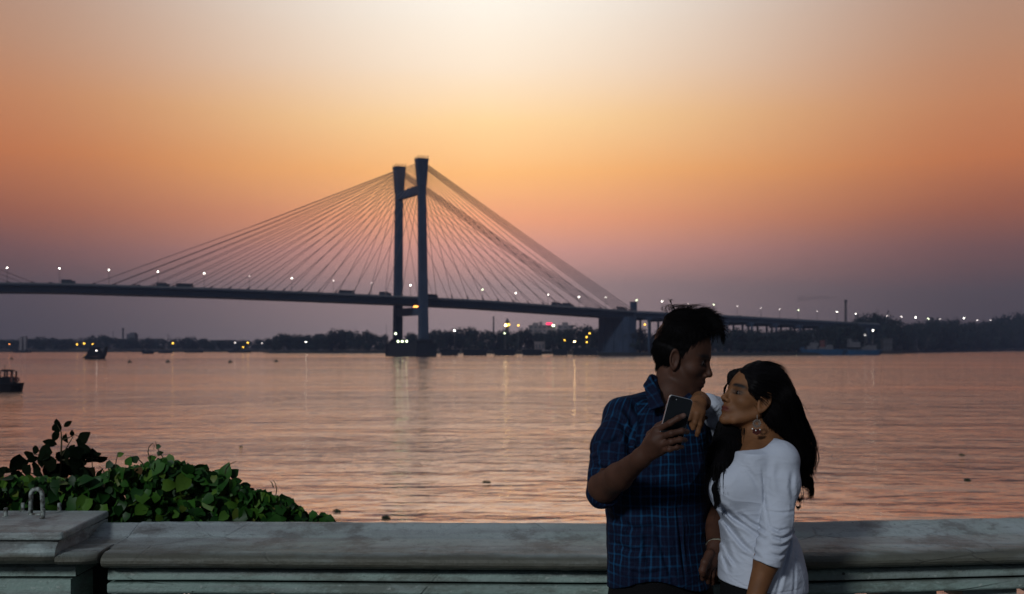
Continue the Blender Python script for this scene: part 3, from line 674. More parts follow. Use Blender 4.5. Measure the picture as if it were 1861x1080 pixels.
for j, (px, py, lab) in enumerate([(612, 931, 'floating weed clump with an upright shoot near the vine'), (700, 942, 'floating weed clump just above the railing, below the reflection'), (885, 877, 'floating weed clump right of the pylon reflection'), (1748, 828, 'floating weed clump upper right of the woman'), (1757, 874, 'floating weed clump lower right of the woman'), (438, 813, 'tiny floating weed speck above the vine'), (1050, 690, 'distant floating weed speck left of the man')]):
    Y = (CZ - WATER) * F / (py - HY); c = Vector((shore_x(px, Y), Y, WATER)); w = MB(); g = random.Random(j)
    sc_ = .12 if j < 5 else .08
    for i in range(14):
        a = g.uniform(0, 6.28); d = Vector((math.cos(a), math.sin(a), 0)) * sc_ * g.uniform(.4, 1.4); q = c + d * .5
        w.tube([q, q + d * .5 + UP * sc_ * g.uniform(.1, .7), q + d + UP * sc_ * g.uniform(0, .4)], [.02, .05, .008], 4)
    w.tube([c, c + UP * sc_ * 1.4], [.02, .008], 4)
    tag(w.build('floating_weed', M['weed'], None), lab, 'water weed', 'weeds drifting on the river')
# ------------------------------------------------------------------ haze: one closed box of even air round everything
def haze():
    w = MB(); w.box((0, 1640, (WATER - 1 + 175) / 2), (6600, 3500, 175 - WATER + 1))
    m = bpy.data.materials.new('haze'); m.use_nodes = True; t = m.node_tree; t.nodes.remove(t.nodes['Principled BSDF'])
    v = nd(t, 'ShaderNodeVolumePrincipled'); v.inputs['Color'].default_value = (.32, .44, .74, 1); v.inputs['Density'].default_value = .00021; v.inputs['Anisotropy'].default_value = .35
    t.links.new(v.outputs[0], t.nodes['Material Output'].inputs['Volume'])
    tag(w.build('haze', m, None), kind='stuff')
haze()
#PART2
# ------------------------------------------------------------------ river wall
def wall_material(name, base, dark, green):
    m = bpy.data.materials.new(name); m.use_nodes = True; t = m.node_tree; p = t.nodes['Principled BSDF']; p.inputs['Roughness'].default_value = .62
    g = nd(t, 'ShaderNodeNewGeometry')
    def noise(sc, det, st=(1, 1, 1), ro=.55):
        mpn = nd(t, 'ShaderNodeMapping'); mpn.inputs['Scale'].default_value = st; t.links.new(g.outputs['Position'], mpn.inputs[0])
        n = nd(t, 'ShaderNodeTexNoise'); n.inputs['Scale'].default_value = sc; n.inputs['Detail'].default_value = det; n.inputs['Roughness'].default_value = ro
        t.links.new(mpn.outputs[0], n.inputs[0]); return n.outputs[0]
    c = mixc(t, smooth(t, noise(3.0, 5, (.7, .7, 1)), .35, .7), base, green)
    c = mixc(t, mth(t, 'MULTIPLY', smooth(t, noise(9, 5, (.10, 1.4, 2.5), .6), .42, .62), .42), c, (.16, .15, .165))
    c = mixc(t, mth(t, 'MULTIPLY', smooth(t, noise(6, 9, (.8, .55, 2), .72), .48, .62), .70), c, dark)
    c = mixc(t, mth(t, 'MULTIPLY', smooth(t, noise(50, 6, (.5, .5, 2), .75), .52, .68), .42), c, tuple(x * .5 for x in dark))
    v = nd(t, 'ShaderNodeTexVoronoi'); v.inputs['Scale'].default_value = 20; t.links.new(g.outputs['Position'], v.inputs[0])
    spot = mth(t, 'MULTIPLY', smooth(t, mth(t, 'ADD', v.outputs['Distance'], mth(t, 'MULTIPLY', noise(45, 4), .25)), .22, .14), smooth(t, noise(2.6, 2), .46, .56))
    c = mixc(t, mth(t, 'MULTIPLY', spot, .9), c, (.012, .012, .012))
    c = mixc(t, mth(t, 'MULTIPLY', smooth(t, noise(75, 4, (.5, 1, 1)), .62, .72), .5), c, (.45, .50, .47))
    if name.startswith('old'):
        sz = nd(t, 'ShaderNodeSeparateXYZ'); t.links.new(g.outputs['Position'], sz.inputs[0])
        c = mixc(t, mth(t, 'MULTIPLY', mth(t, 'MULTIPLY', smooth(t, mth(t, 'ADD', sz.outputs[2], mth(t, 'MULTIPLY', noise(12, 5, (.4, 1, 1)), .02)), 1.017, .999), smooth(t, noise(7, 6, (.3, 1, 1.5)), .15, .45)), .92), c, (.07, .068, .048))
    # hairline cracks running along the paint
    cr = nd(t, 'ShaderNodeTexVoronoi'); cr.feature = 'DISTANCE_TO_EDGE'; cr.inputs['Scale'].default_value = 5
    mp2 = nd(t, 'ShaderNodeMapping'); mp2.inputs['Scale'].default_value = (.7, .6, 2); t.links.new(g.outputs['Position'], mp2.inputs[0]); t.links.new(mp2.outputs[0], cr.inputs[0])
    crk = mth(t, 'MULTIPLY', smooth(t, cr.outputs['Distance'], .02, .004), smooth(t, noise(3.3, 3), .5, .6))
    c = mixc(t, mth(t, 'MULTIPLY', crk, .25), c, (.015, .014, .013))
    t.links.new(c, p.inputs['Base Color'])
    h = mth(t, 'ADD', mth(t, 'MULTIPLY', noise(22, 6, (.8, .6, 1)), .7), mth(t, 'MULTIPLY', noise(120, 4), .3))
    b = nd(t, 'ShaderNodeBump'); b.inputs['Strength'].default_value = .8; b.inputs['Distance'].default_value = .008
    t.links.new(mth(t, 'SUBTRACT', h, mth(t, 'MULTIPLY', crk, .35)), b.inputs['Height']); t.links.new(b.outputs[0], p.inputs['Normal'])
    return m
M['wall_paint'] = wall_material('old_wall_paint', (.35, .41, .42), (.11, .105, .10), (.27, .34, .32))
M['wall_green'] = wall_material('greenish_wall_paint', (.24, .33, .30), (.10, .12, .10), (.20, .29, .26))
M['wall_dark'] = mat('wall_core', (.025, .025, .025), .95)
ctr = [(-6, 3.90 + .1), (-1.6, 3.93), (-.9, 3.925), (-.2, 3.885), (.25, 3.865), (.9, 3.90), (1.7, 4.02), (2.6, 4.09), (6, 4.3)]
def backY(x): return float(np.interp(x, [a for a, b in ctr], [b for a, b in ctr]))
def sweep(name, prof, x0, x1, m, parent, step=.12, wob=0.0, wear=0.0, sd_=1):
    """profile (dY from the back edge, z) swept along the wall"""
    g = random.Random(sd_); w = MB(); ns = max(2, int((x1 - x0) / step)); k = len(prof); vs = []
    for i in range(ns + 1):
        x = x0 + (x1 - x0) * i / ns; o = wob * math.sin(x * 1.7 + 1) ; 
        for a, z in prof: vs.append((x, backY(x) + a, z + o + wear * g.uniform(-1, 1) * .3))
    fs = []
    for i in range(ns):
        for j in range(k): fs.append((i * k + j, i * k + (j + 1) % k, (i + 1) * k + (j + 1) % k, (i + 1) * k + j))
    fs += [tuple(range(k)), tuple(range(len(vs) - 1, len(vs) - k - 1, -1))]
    w.add(vs, fs); o = w.build(name, m, parent)
    b = o.modifiers.new('bevel', 'BEVEL'); b.width = .004; b.segments = 2; b.limit_method = 'ANGLE'; b.angle_limit = R(40)
    return o
def rounded(cy, cz, ry, rz, a0, a1, n):
    return [(cy + ry * math.cos(R(a0 + (a1 - a0) * i / n)), cz + rz * math.sin(R(a0 + (a1 - a0) * i / n))) for i in range(n + 1)]
wall = empty('river_wall', (0, 3.8, 0)); tag(wall, 'long weathered painted concrete balustrade wall along the river', 'wall')
XR0, XR1 = -1.197, 6.0
rail_prof = [(0, 1.026), (-.015, 1.034), (-.04, 1.034), (-.16, 1.0055), (-.30, 1.001), (-.325, .9985)] + rounded(-.362, .974, .050, .024, 78, 250, 9) + [(-.32, .947), (-.05, .945), (0, .95)]
sweep('coping', rail_prof, XR0, XR1, M['wall_paint'], wall, .03, .002, .003)
sweep('coping_end', [(0, 1.023), (-.015, 1.031), (-.04, 1.031), (-.16, 1.0025), (-.31, .998), (-.31, .952), (0, .952)], -1.40, XR0 - .001, M['wall_paint'], wall, .03, .002, .003)
sweep('upper_band', [(-.08, .944), (-.335, .944), (-.345, .9385), (-.348, .909), (-.08, .909)], XR0, XR1, M['wall_green'], wall, .1, .002)
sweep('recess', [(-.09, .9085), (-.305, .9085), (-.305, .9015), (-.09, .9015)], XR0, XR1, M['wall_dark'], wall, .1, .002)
sweep('lower_band', [(-.08, .901), (-.348, .901), (-.352, .896), (-.352, .8745), (-.345, .869), (-.08, .869)], XR0, XR1, M['wall_green'], wall, .1, .002)
sweep('plinth', [(-.02, .12), (-.38, .12), (-.38, 0), (-.02, 0)], XR0, XR1, M['wall_green'], wall, .2)
x = XR0 + .08; i = 0
while x < XR1:
    y = backY(x) - .22; q = MB(); wd = .165
    for z0, z1, s0, s1 in ((.12, .16, 1.0, 1.0), (.161, .50, .62, 1.0), (.501, .82, 1.0, .66), (.821, .868, 1.0, 1.0)):
        a = wd * s0 if z0 < .5 else wd * s0; q.box((x, y, (z0 + z1) / 2), (wd * (s0 if s1 >= 1 else 1.0), .16, z1 - z0), top=((s1 / s0) if s0 < 1 else s1, 1))
    q.build('baluster', M['wall_green'], wall); x += .257; i += 1
# pier with cap at the left
pier = empty('wall_pier', (-1.7, 3.7, 0)); tag(pier, 'broad painted wall pier with lifting ring and bolts on its cap, bottom left', 'pillar')
XP0, XP1 = -3.1, -1.205
def slab(name, outline, z0, z1, m, bev=.006):
    w = MB(); n = len(outline); w.add([(a, b, z0) for a, b in outline] + [(a, b, z1) for a, b in outline], [tuple(range(n - 1, -1, -1)), tuple(range(n, 2 * n))] + [(i, (i + 1) % n, (i + 1) % n + n, i + n) for i in range(n)])
    o = w.build(name, m, pier, bevel=bev); return o
slab('cap_slab', [(XP0, 3.50), (-1.308, 3.50), (-1.299, 3.508), (-1.322, 3.97), (XP0, 3.97)], 1.037, 1.0605, M['wall_paint'])
nose = [(-.30, 1.036), (-.43, 1.036)] + rounded(-.43, 1.0, .062, .036, 92, 250, 8) + [(-.40, .962), (-.30, .962)]
def sweep_flat(name, prof, x0, x1, m, Yb=3.97, rnd_end=0.0):
    w = MB(); ns = 60; k = len(prof); vs = []; g = random.Random(5)
    for i in range(ns + 1):
        x = x0 + (x1 - x0) * (1 - (1 - i / ns) ** 1.8); e = max(0, 1 - (x1 - x) / .05) ** 2 * rnd_end
        for a, z in prof: vs.append((x, Yb + a + (e if a < -.35 else 0), z + g.uniform(-1, 1) * .0006))
    fs = []
    for i in range(ns):
        for j in range(k): fs.append((i * k + j, i * k + (j + 1) % k, (i + 1) * k + (j + 1) % k, (i + 1) * k + j))
    fs += [tuple(range(k)), tuple(range(len(vs) - 1, len(vs) - k - 1, -1))]
    w.add(vs, fs); o = w.build(name, m, pier); b = o.modifiers.new('bevel', 'BEVEL'); b.width = .006; b.segments = 2; b.limit_method = 'ANGLE'; b.angle_limit = R(40); return o
sweep_flat('cornice', [(-.02, 1.036), (-.43, 1.036)] + nose[2:-2] + [(-.40, .962), (-.02, .962)], XP0, -1.318, M['wall_paint'], rnd_end=.012)
sweep_flat('cornice_return', [(-.30, .999), (-.43, 1.0005)] + rounded(-.43, .9815, .056, .0185, 88, 250, 8) + [(-.40, .9625), (-.30, .9625)], -1.3175, XP1, M['wall_paint'], rnd_end=.03)
sweep_flat('upper_band', [(-.08, .9615), (-.37, .9615), (-.385, .945), (-.385, .918), (-.08, .918)], XP0, -1.292, M['wall_green'])
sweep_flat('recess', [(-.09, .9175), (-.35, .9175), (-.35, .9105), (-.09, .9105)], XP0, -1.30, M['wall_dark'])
sweep_flat('lower_band', [(-.08, .910), (-.39, .910), (-.39, .10), (-.08, .10)], XP0, -1.305, M['wall_green'])
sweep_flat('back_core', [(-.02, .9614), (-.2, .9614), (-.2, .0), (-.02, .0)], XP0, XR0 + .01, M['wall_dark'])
M['bolt'] = mat('painted_steel', (.30, .34, .32), .6, .0, var=.5, vscale=60, col2=(.05, .045, .04))
def bolt(px, pyb, pyt, Y):
    b = W(px, pyb, Y); b.z = 1.0595; a = W(px, pyt, Y); w = MB(); w.tube([b, a - UP * .0015, a], [.0062, .0062, .0045], 12); w.tube([b, b + UP * .003], .011, 6)
    w.build('bolt', M['bolt'], pier)
bolt(10.5, 940, 923, 3.83); bolt(41.5, 930.5, 914, 3.95); bolt(108, 930, 914, 3.95); bolt(78, 944, 924.5, 3.78)
w = MB(); Yr = 3.87; pts = []
for i in range(21):
    a = math.pi * i / 20; pts.append((66.5 - math.cos(a) * 10.2, 900 - math.sin(a) * 11))
pts = [(55.5, 937)] + pts + [(78.5, 937)]
w.tube([W(a, b, Yr + (.02 if i > 12 else 0) * 0) for i, (a, b) in enumerate(pts)], .0072, 10); w.build('lifting_ring', M['bolt'], pier, smooth_=True)
w = MB(); c = W(67, 937, Yr); w.box((c.x, c.y, 1.062), (.045, .02, .006)); w.build('ring_plate', M['bolt'], pier, bevel=.002)

# ------------------------------------------------------------------ vines behind the wall
def leaf_mat(name, stops, rough=.45):
    m = bpy.data.materials.new(name); m.use_nodes = True; t = m.node_tree; p = t.nodes['Principled BSDF']; p.inputs['Roughness'].default_value = rough
    p.inputs['Specular IOR Level'].default_value = .15 if rough < .6 else .03
    a = nd(t, 'ShaderNodeAttribute', attribute_name='leafcol'); c = ramp(t, a.outputs['Fac'], stops)
    n = nd(t, 'ShaderNodeTexNoise'); n.inputs['Scale'].default_value = 70; g = nd(t, 'ShaderNodeNewGeometry'); t.links.new(g.outputs['Position'], n.inputs[0])
    t.links.new(mixc(t, smooth(t, n.outputs[0], .35, .7), c, (.010, .022, .008), 'MIX') if False else mixc(t, .35, c, mixc(t, n.outputs[0], (.005, .012, .005), c)), p.inputs['Base Color'])
    return m
M['leaf'] = leaf_mat('vine_leaf', [(0, (.006, .026, .005)), (.45, (.013, .055, .009)), (.75, (.028, .10, .012)), (.94, (.07, .14, .016)), (.98, (.09, .11, .02)), (1, (.10, .05, .02))])
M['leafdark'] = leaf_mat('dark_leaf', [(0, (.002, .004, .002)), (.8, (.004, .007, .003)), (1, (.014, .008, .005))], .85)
M['stem'] = mat('vine_stem', (.045, .04, .02), .8)
def leaf(w, cols, p, nrm, up, L, g, heart=True):
    """folded, curved leaf; p = base of the blade"""
    nrm = nrm.normalized(); up = (up - nrm * up.dot(nrm)).normalized(); sd_ = up.cross(nrm); fold = g.uniform(.05, .35); curl = g.uniform(-.1, .45)
    prof = [(0, .0), (.10, .34), (.32, .47), (.56, .40), (.8, .20), (1.0, .0)] if heart else [(0, 0), (.2, .2), (.42, .28), (.65, .24), (.85, .12), (1, 0)]
    vs = []; b = len(w.v)
    for i, (t, wd) in enumerate(prof):
        z = -curl * t * t
        back_ = -.13 if (heart and i == 1) else 0
        vs.append(p + (up * t + nrm * z) * L)
        for s in (-1, 1): vs.append(p + (up * (t + back_) + sd_ * (s * wd) + nrm * (z + wd * fold)) * L)
    fs = []
    for i in range(len(prof) - 1):
        a = 3 * i; c = a + 3
        fs += [(a, c, c + 1, a + 1), (a, a + 2, c + 2, c)]
    w.add(vs, fs); cv = g.random(); cols += [cv] * len(fs)
def finish_leaves(w, cols, name, m, parent):
    me = bpy.data.meshes.new(name); inv = parent_matrix(parent).inverted()
    me.from_pydata([tuple(inv @ Vector(v)) for v in w.v], [], w.f); me.update(); me.materials.append(m)
    at = me.attributes.new('leafcol', 'FLOAT', 'FACE'); at.data.foreach_set('value', cols)
    me.polygons.foreach_set('use_smooth', [True] * len(me.polygons))
    o = bpy.data.objects.new(name, me); COL.objects.link(o); o.parent = parent; return o
vine = empty('climbing_vine', W(250, 945, 4.6) * 1.0); vine.location.z = 0
top_px = [(-160, 868), (0, 872), (50, 868), (110, 870), (170, 872), (200, 857), (225, 853), (262, 846), (300, 834), (330, 846), (365, 851), (385, 862), (402, 868), (440, 884), (470, 893), (500, 905), (530, 909), (548, 934), (575, 938), (600, 943), (612, 962)]
g = random.Random(11); w = MB(); cols = []
for i in range(5200):
    px = g.uniform(-170, 606); Y = 4.15 + abs(g.gauss(0, .30)); ty = float(np.interp(px, [a for a, b in top_px], [b for a, b in top_px]))
    ty += (Y - 4.15) * 4 + g.uniform(3, 9); r_ = g.random(); py = ty + (r_ ** 1.3) * (1010 - ty)
    if i % 5 == 0: py = ty + g.uniform(0, 10)
    p = W(px, py, Y); L = g.choice((g.uniform(.018, .032), g.uniform(.030, .048), g.uniform(.045, .064))) * (0.8 if py < ty + 6 else 1)
    nrm = Vector((g.gauss(0, .75), -1.0 + g.gauss(0, .45), g.gauss(.45, .6))); up = Vector((g.gauss(0, .8), g.gauss(0, .3), g.gauss(-.5, .8)))
    p = p - up.normalized() * L * .5
    leaf(w, cols, p, nrm, up, L, g)
# lower body of the vine down to the soil, coarser
for i in range(700):
    p = Vector((g.uniform(-2.6, -.8), g.uniform(4.2, 5.1), g.uniform(.02, .84)))
    leaf(w, cols, p, Vector((g.gauss(0, .7), -1, g.gauss(.4, .5))), Vector((g.gauss(0, .8), 0, g.gauss(-.5, .8))), g.uniform(.05, .08), g)
finish_leaves(w, cols, 'leaves', M['leaf'], vine)
w = MB()
def tendril(pts, Y, r=.0022): w.tube([W(a, b, Y) for a, b in pts], [r * (1 - .6 * i / (len(pts) - 1)) for i in range(len(pts))], 5)
tendril([(274, 840), (269, 822), (271, 812), (277, 806), (281, 810), (279, 817)], 4.3)
tendril([(300, 838), (289, 820), (284, 810), (283, 802)], 4.3); tendril([(262, 846), (255, 838), (248, 833)], 4.3, .003)
tendril([(210, 856), (211, 838), (214, 826), (217, 823)], 4.3); tendril([(191, 862), (186, 852), (180, 847)], 4.3)
tendril([(409, 862), (411, 852), (416, 845), (424, 841), (430, 838)], 4.3); tendril([(501, 903), (503, 890), (501, 880), (497, 873)], 4.3); tendril([(497, 886), (494, 877), (491, 875)], 4.3)
tendril([(404, 884), (409, 868), (409, 858)], 4.35, .003); tendril([(410, 882), (420, 876), (431, 875)], 4.35, .002)
for i in range(26):
    x0_ = g.uniform(-100, 560); y0_ = float(np.interp(x0_, [a for a, b in top_px], [b for a, b in top_px])) + 12
    base = W(x0_, y0_ + 40, g.uniform(4.4, 4.9)); foot = Vector((base.x + g.uniform(-.2, .2), base.y + .1, -.05))
    w.tube([foot, (foot + base) / 2 + Vector((g.uniform(-.05, .05), 0, 0)), base, W(x0_ + g.uniform(-20, 20), y0_, base.y)], [.008, .006, .004, .002], 5)
w.build('stems', M['stem'], vine)
# tips reaching above the mass
w = MB(); cols = []
for px, py, L, dx, dy in [(409, 868, .055, .2, .9), (404, 866, .04, -.9, .7), (418, 866, .04, 1, .8), (425, 876, .03, 1, .15), (440, 886, .03, .6, -.6), (284, 812, .02, .5, 0), (286, 826, .022, .6, .3), (203, 840, .03, -.5, -.6), (214, 828, .022, .7, .3),
                          (233, 846, .035, .3, .8), (251, 838, .03, -.6, .3), (330, 850, .03, .2, .9), (270, 836, .03, .8, .5)]:
    leaf(w, cols, W(px, py, 4.3), Vector((g.gauss(0, .3), -1, g.gauss(.2, .2))), Vector((dx, 0, dy)), L, g)
finish_leaves(w, cols, 'leaves', M['leaf'], vine)
tag(vine, 'broad-leaved green vine mounded behind the wall at the left', 'vine')
shrub = empty('leafy_shoots', W(100, 900, 4.75)); shrub.location.z = 0; w = MB(); cols = []; Ys = 4.75
LV = [(103, 771, 9, .1, 1), (101, 784, 17, .3, 1), (104, 788, 14, -.6, -.9), (116, 776, 16, .9, .7), (118, 790, 15, .6, -.8), (131, 793, 11, 0, 1), (131, 785, 8, 0, -1), (146, 800, 20, .9, .6), (136, 808, 26, -.7, -.8), (130, 815, 22, .3, -1), (140, 806, 18, .8, .3),
      (104, 808, 24, -1, .2), (92, 815, 30, -.8, -.6), (98, 803, 22, .3, .9), (72, 820, 26, -1, .2), (62, 828, 22, -1, -.2), (43, 832, 30, -.8, -.8), (30, 842, 20, -.5, -.9), (50, 845, 22, .2, -1), (112, 820, 26, .3, -1), (95, 830, 32, -.5, -1), (85, 840, 30, .4, -1),
      (70, 845, 28, -.6, -.8), (60, 852, 26, .8, -.4), (108, 842, 34, .5, -1), (120, 850, 30, 1, -.3), (126, 845, 24, .6, .2), (160, 826, 28, -.9, .5), (150, 825, 22, -1, .3), (168, 828, 16, 1, .2), (172, 836, 20, 1, .1), (178, 836, 16, 1, -.1), (150, 842, 26, -.5, -1),
      (140, 845, 24, .4, -1), (165, 850, 26, .1, -1), (168, 840, 24, 0, 1), (155, 858, 22, -.7, -.6), (133, 858, 22, .7, -.4), (110, 862, 26, -.8, -.5), (90, 860, 26, .5, -.6), (40, 860, 24, -.8, -.3), (20, 858, 22, -1, 0), (8, 862, 20, -1, .3), (26, 866, 20, .5, -.5),
      (75, 826, 24, .2, -1), (118, 832, 22, .9, -.5), (100, 850, 30, -.1, -1), (48, 838, 20, .9, .3), (145, 860, 24, .9, -.2), (160, 838, 24, -.9, -.3), (125, 828, 18, -.8, .6)]
for px, py, L, dx, dy in LV:
    leaf(w, cols, W(px, py, Ys + g.uniform(-.06, .06)), Vector((g.gauss(0, .35), -1, g.gauss(.1, .3))), Vector((dx, g.gauss(0, .3), dy)), L * Ys / F * 1.12, g, heart=g.random() < .5)
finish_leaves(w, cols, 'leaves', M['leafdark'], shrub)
w = MB()
def shoot(pts, r0=.006, r1=.0015): w.tube([W(a, b, Ys) for a, b in pts], [r0 + (r1 - r0) * i / (len(pts) - 1) for i in range(len(pts))], 6)
shoot([(100, 960), (104, 890), (110, 850), (112, 800), (111, 785), (103, 770)]); shoot([(112, 800), (124, 796), (131, 793), (131, 783)], .003, .001); shoot([(112, 830), (122, 812), (128, 802), (135, 790), (150, 796)], .003, .001)
shoot([(100, 900), (85, 850), (75, 828), (62, 826)], .004); shoot([(112, 836), (135, 836), (158, 832), (178, 834)], .003, .001); shoot([(60, 870), (45, 850), (36, 838)], .003); shoot([(168, 900), (168, 860), (167, 828)], .004); shoot([(85, 870), (50, 858), (10, 860)], .003, .001)
w.build('stems', M['stem'], shrub)
foot = MB(); b0 = W(100, 960, Ys); foot.tube([b0, (b0.x, b0.y, -.1)], .008, 6); foot.build('main_stem', M['stem'], shrub)
tag(shrub, 'dark taller leafy shoots rising against the water above the vine', 'plant')

#PART3
# ------------------------------------------------------------------ implicit surfaces for the two people
def smin(a, b, k):
    h = np.clip(.5 + .5 * (b - a) / k, 0, 1); return b + (a - b) * h - k * h * (1 - h)
def smax(a, b, k): return -smin(-a, -b, k)
def vec(v): return np.array(tuple(v), dtype=np.float32)
def cone(P, a, b, ra, rb, sq=None):
    """tapered capsule; sq = (axis, factor) squashes it along an axis"""
    a, b = vec(a), vec(b); d = b - a; t = np.clip(((P - a) @ d) / max(float(d @ d), 1e-9), 0, 1); q = P - a - t[:, None] * d
    if sq is not None:
        ax = vec(sq[0]); ax = ax / np.linalg.norm(ax); c = q @ ax; q = q + (c * (1 / sq[1] - 1))[:, None] * ax
        r = np.sqrt((q * q).sum(1)) - (ra + (rb - ra) * t); return r * min(1, (1 + sq[1]) / 2)
    return np.sqrt((q * q).sum(1)) - (ra + (rb - ra) * t)
def ell(P, c, r, ax=None):
    q = P - vec(c)
    if ax is not None: q = q @ np.array([tuple(a) for a in ax], dtype=np.float32).T
    r = vec(r); k = np.sqrt(((q / r) ** 2).sum(1)); k2 = np.sqrt(((q / (r * r)) ** 2).sum(1)) + 1e-9
    return k * (k - 1) / k2
def chain(P, pts, rs, k=.01, sq=None):
    d = None
    for i in range(len(pts) - 1):
        e = cone(P, pts[i], pts[i + 1], rs[i], rs[i + 1], sq); d = e if d is None else smin(d, e, k)
    return d
def loft(P, levels, yaw, power=2.0, front=0.0):
    """levels: (z, cx, cy, a, b); a along the shoulder line, b front to back, shoulder line turned by yaw"""
    L = sorted(levels); z = P[:, 2]; zs = [l[0] for l in L]
    cx, cy, a, b = (np.interp(z, zs, [l[i] for l in L]).astype(np.float32) for i in (1, 2, 3, 4))
    c, s = math.cos(yaw), math.sin(yaw); x = P[:, 0] - cx; y = P[:, 1] - cy; u = x * c + y * s; v = -x * s + y * c
    k = (np.abs(u / a) ** power + np.abs(v / b) ** power) ** (1 / power); d = (k - 1) * np.minimum(a, b) * 1.0
    kk = np.sqrt((u / (a * a)) ** 2 + (v / (b * b)) ** 2) + 1e-9; d2 = k * (k - 1) / kk if power == 2.0 else d
    return smax(d2, np.maximum(zs[0] - z, z - zs[-1]), .02)
def crease(P, d, pts, depth, wdt, view=None):
    """press a soft groove (depth > 0) or raise a ridge along a polyline given in world space (depth axis ignored)"""
    m = None; n = len(pts) - 1
    for i in range(n):
        a, b = vec(pts[i])[[0, 2]], vec(pts[i + 1])[[0, 2]]; q = P[:, [0, 2]]; ab = b - a; t = np.clip(((q - a) @ ab) / float(ab @ ab), 0, 1)
        r = q - a - t[:, None] * ab; r = (r * r).sum(1); T = (i + t) / n
        if m is None: m, tt = r, T
        else: tt = np.where(r < m, T, tt); m = np.minimum(m, r)
    env = np.clip(4.5 * tt * (1 - tt), 0, 1); return d + depth * .85 * env * (np.exp(-m / (wdt * wdt)) - .45 * np.exp(-(np.sqrt(m) - wdt * 1.9) ** 2 / (wdt * wdt))) * np.clip((pts[0][1] + .15 - P[:, 1]) / .08, 0, 1)
def wob(P, f, amp, seed=0):
    g = np.random.RandomState(seed); o = np.zeros(len(P), np.float32)
    for i in range(6):
        k = g.randn(3); k = k / np.linalg.norm(k) * f * g.uniform(.6, 1.6); o += np.sin(P @ k.astype(np.float32) + g.uniform(0, 6.28)).astype(np.float32)
    return o * amp / 6
def sdf_mesh(f, lo, hi, h):
    lo = np.array(lo, np.float32); hi = np.array(hi, np.float32); Hc = h * 4
    nc = np.ceil((hi - lo) / Hc).astype(int) + 1
    def grid(n, st, off): return np.stack(np.meshgrid(*[off[i] + st * np.arange(n[i], dtype=np.float32) for i in range(3)], indexing='ij'), -1).reshape(-1, 3).astype(np.float32)
    dc = np.empty(int(nc.prod()), np.float32); Pc = grid(nc, Hc, lo + Hc * .375)
    for i in range(0, len(Pc), 400000): dc[i:i + 400000] = f(Pc[i:i + 400000])
    dc = dc.reshape(nc); near = np.abs(dc) < Hc * 2.0
    big = dc.repeat(4, 0).repeat(4, 1).repeat(4, 2); nm = near.repeat(4, 0).repeat(4, 1).repeat(4, 2)
    idx = np.argwhere(nm)
    vals = np.empty(len(idx), np.float32)
    for i in range(0, len(idx), 400000): vals[i:i + 400000] = f(idx[i:i + 400000].astype(np.float32) * h + lo)
    big[nm] = vals; S = big < 0; n = S.shape
    c = np.zeros((n[0] - 1, n[1] - 1, n[2] - 1), np.uint8)
    for i in (0, 1):
        for j in (0, 1):
            for k in (0, 1): c += S[i:n[0] - 1 + i, j:n[1] - 1 + j, k:n[2] - 1 + k]
    act = (c > 0) & (c < 8); cells = np.argwhere(act); vid = np.full(act.shape, -1, np.int32); vid[act] = np.arange(len(cells))
    acc = np.zeros((len(cells), 3)); cnt = np.zeros(len(cells)); cor = [(i, j, k) for i in (0, 1) for j in (0, 1) for k in (0, 1)]
    for a in cor:
        for ax in range(3):
            if a[ax]: continue
            b = list(a); b[ax] = 1; A = cells + a; Bc = cells + b
            va = big[A[:, 0], A[:, 1], A[:, 2]]; vb = big[Bc[:, 0], Bc[:, 1], Bc[:, 2]]; m = (va < 0) != (vb < 0)
            t = va[m] / (va[m] - vb[m]); q = np.tile(np.array(a, float), (m.sum(), 1)); q[:, ax] += t; acc[m] += q; cnt[m] += 1
    V = (cells + acc / np.maximum(cnt, 1)[:, None]) * h + lo
    quads = []
    for ax in range(3):
        o = [1, 1, 1]; sl = [slice(1, n[i] - 1) for i in range(3)]; sl[ax] = slice(0, n[ax] - 1); sl2 = list(sl); sl2[ax] = slice(1, n[ax])
        s0 = S[tuple(sl)]; s1 = S[tuple(sl2)]; e = np.argwhere(s0 != s1)
        off = np.array([0 if i == ax else 1 for i in range(3)]); E = e + off; fl = s0[s0 != s1]
        u, v = (ax + 1) % 3, (ax + 2) % 3; du = np.zeros(3, int); du[u] = 1; dv = np.zeros(3, int); dv[v] = 1
        q = [vid[tuple((E - x).T)] for x in (du + dv, dv, 0 * du, du)]
        q = np.stack(q, 1); q[~fl] = q[~fl][:, ::-1]; quads.append(q)
    Q = np.concatenate(quads); Q = Q[(Q >= 0).all(1)]
    return V.astype(np.float32), Q
def np_mesh(name, V, Q, m, parent, attrs=None, smooth_=True):
    me = bpy.data.meshes.new(name); loc = np.array(parent_matrix(parent).translation, np.float32) if parent else 0
    me.vertices.add(len(V)); me.vertices.foreach_set('co', (V - loc).astype(np.float32).ravel())
    me.loops.add(len(Q) * 4); me.loops.foreach_set('vertex_index', Q.astype(np.int32).ravel())
    me.polygons.add(len(Q)); me.polygons.foreach_set('loop_start', np.arange(0, len(Q) * 4, 4, dtype=np.int32)); me.polygons.foreach_set('loop_total', np.full(len(Q), 4, np.int32))
    me.update(calc_edges=True); me.validate(); me.materials.append(m)
    if smooth_: me.polygons.foreach_set('use_smooth', np.ones(len(Q), bool))
    for an, av in (attrs or {}).items():
        if av.ndim == 1: at = me.attributes.new(an, 'FLOAT', 'POINT'); at.data.foreach_set('value', av.astype(np.float32))
        else: at = me.attributes.new(an, 'FLOAT_VECTOR', 'POINT'); at.data.foreach_set('vector', av.astype(np.float32).ravel())
    o = bpy.data.objects.new(name, me); COL.objects.link(o); o.parent = parent; return o

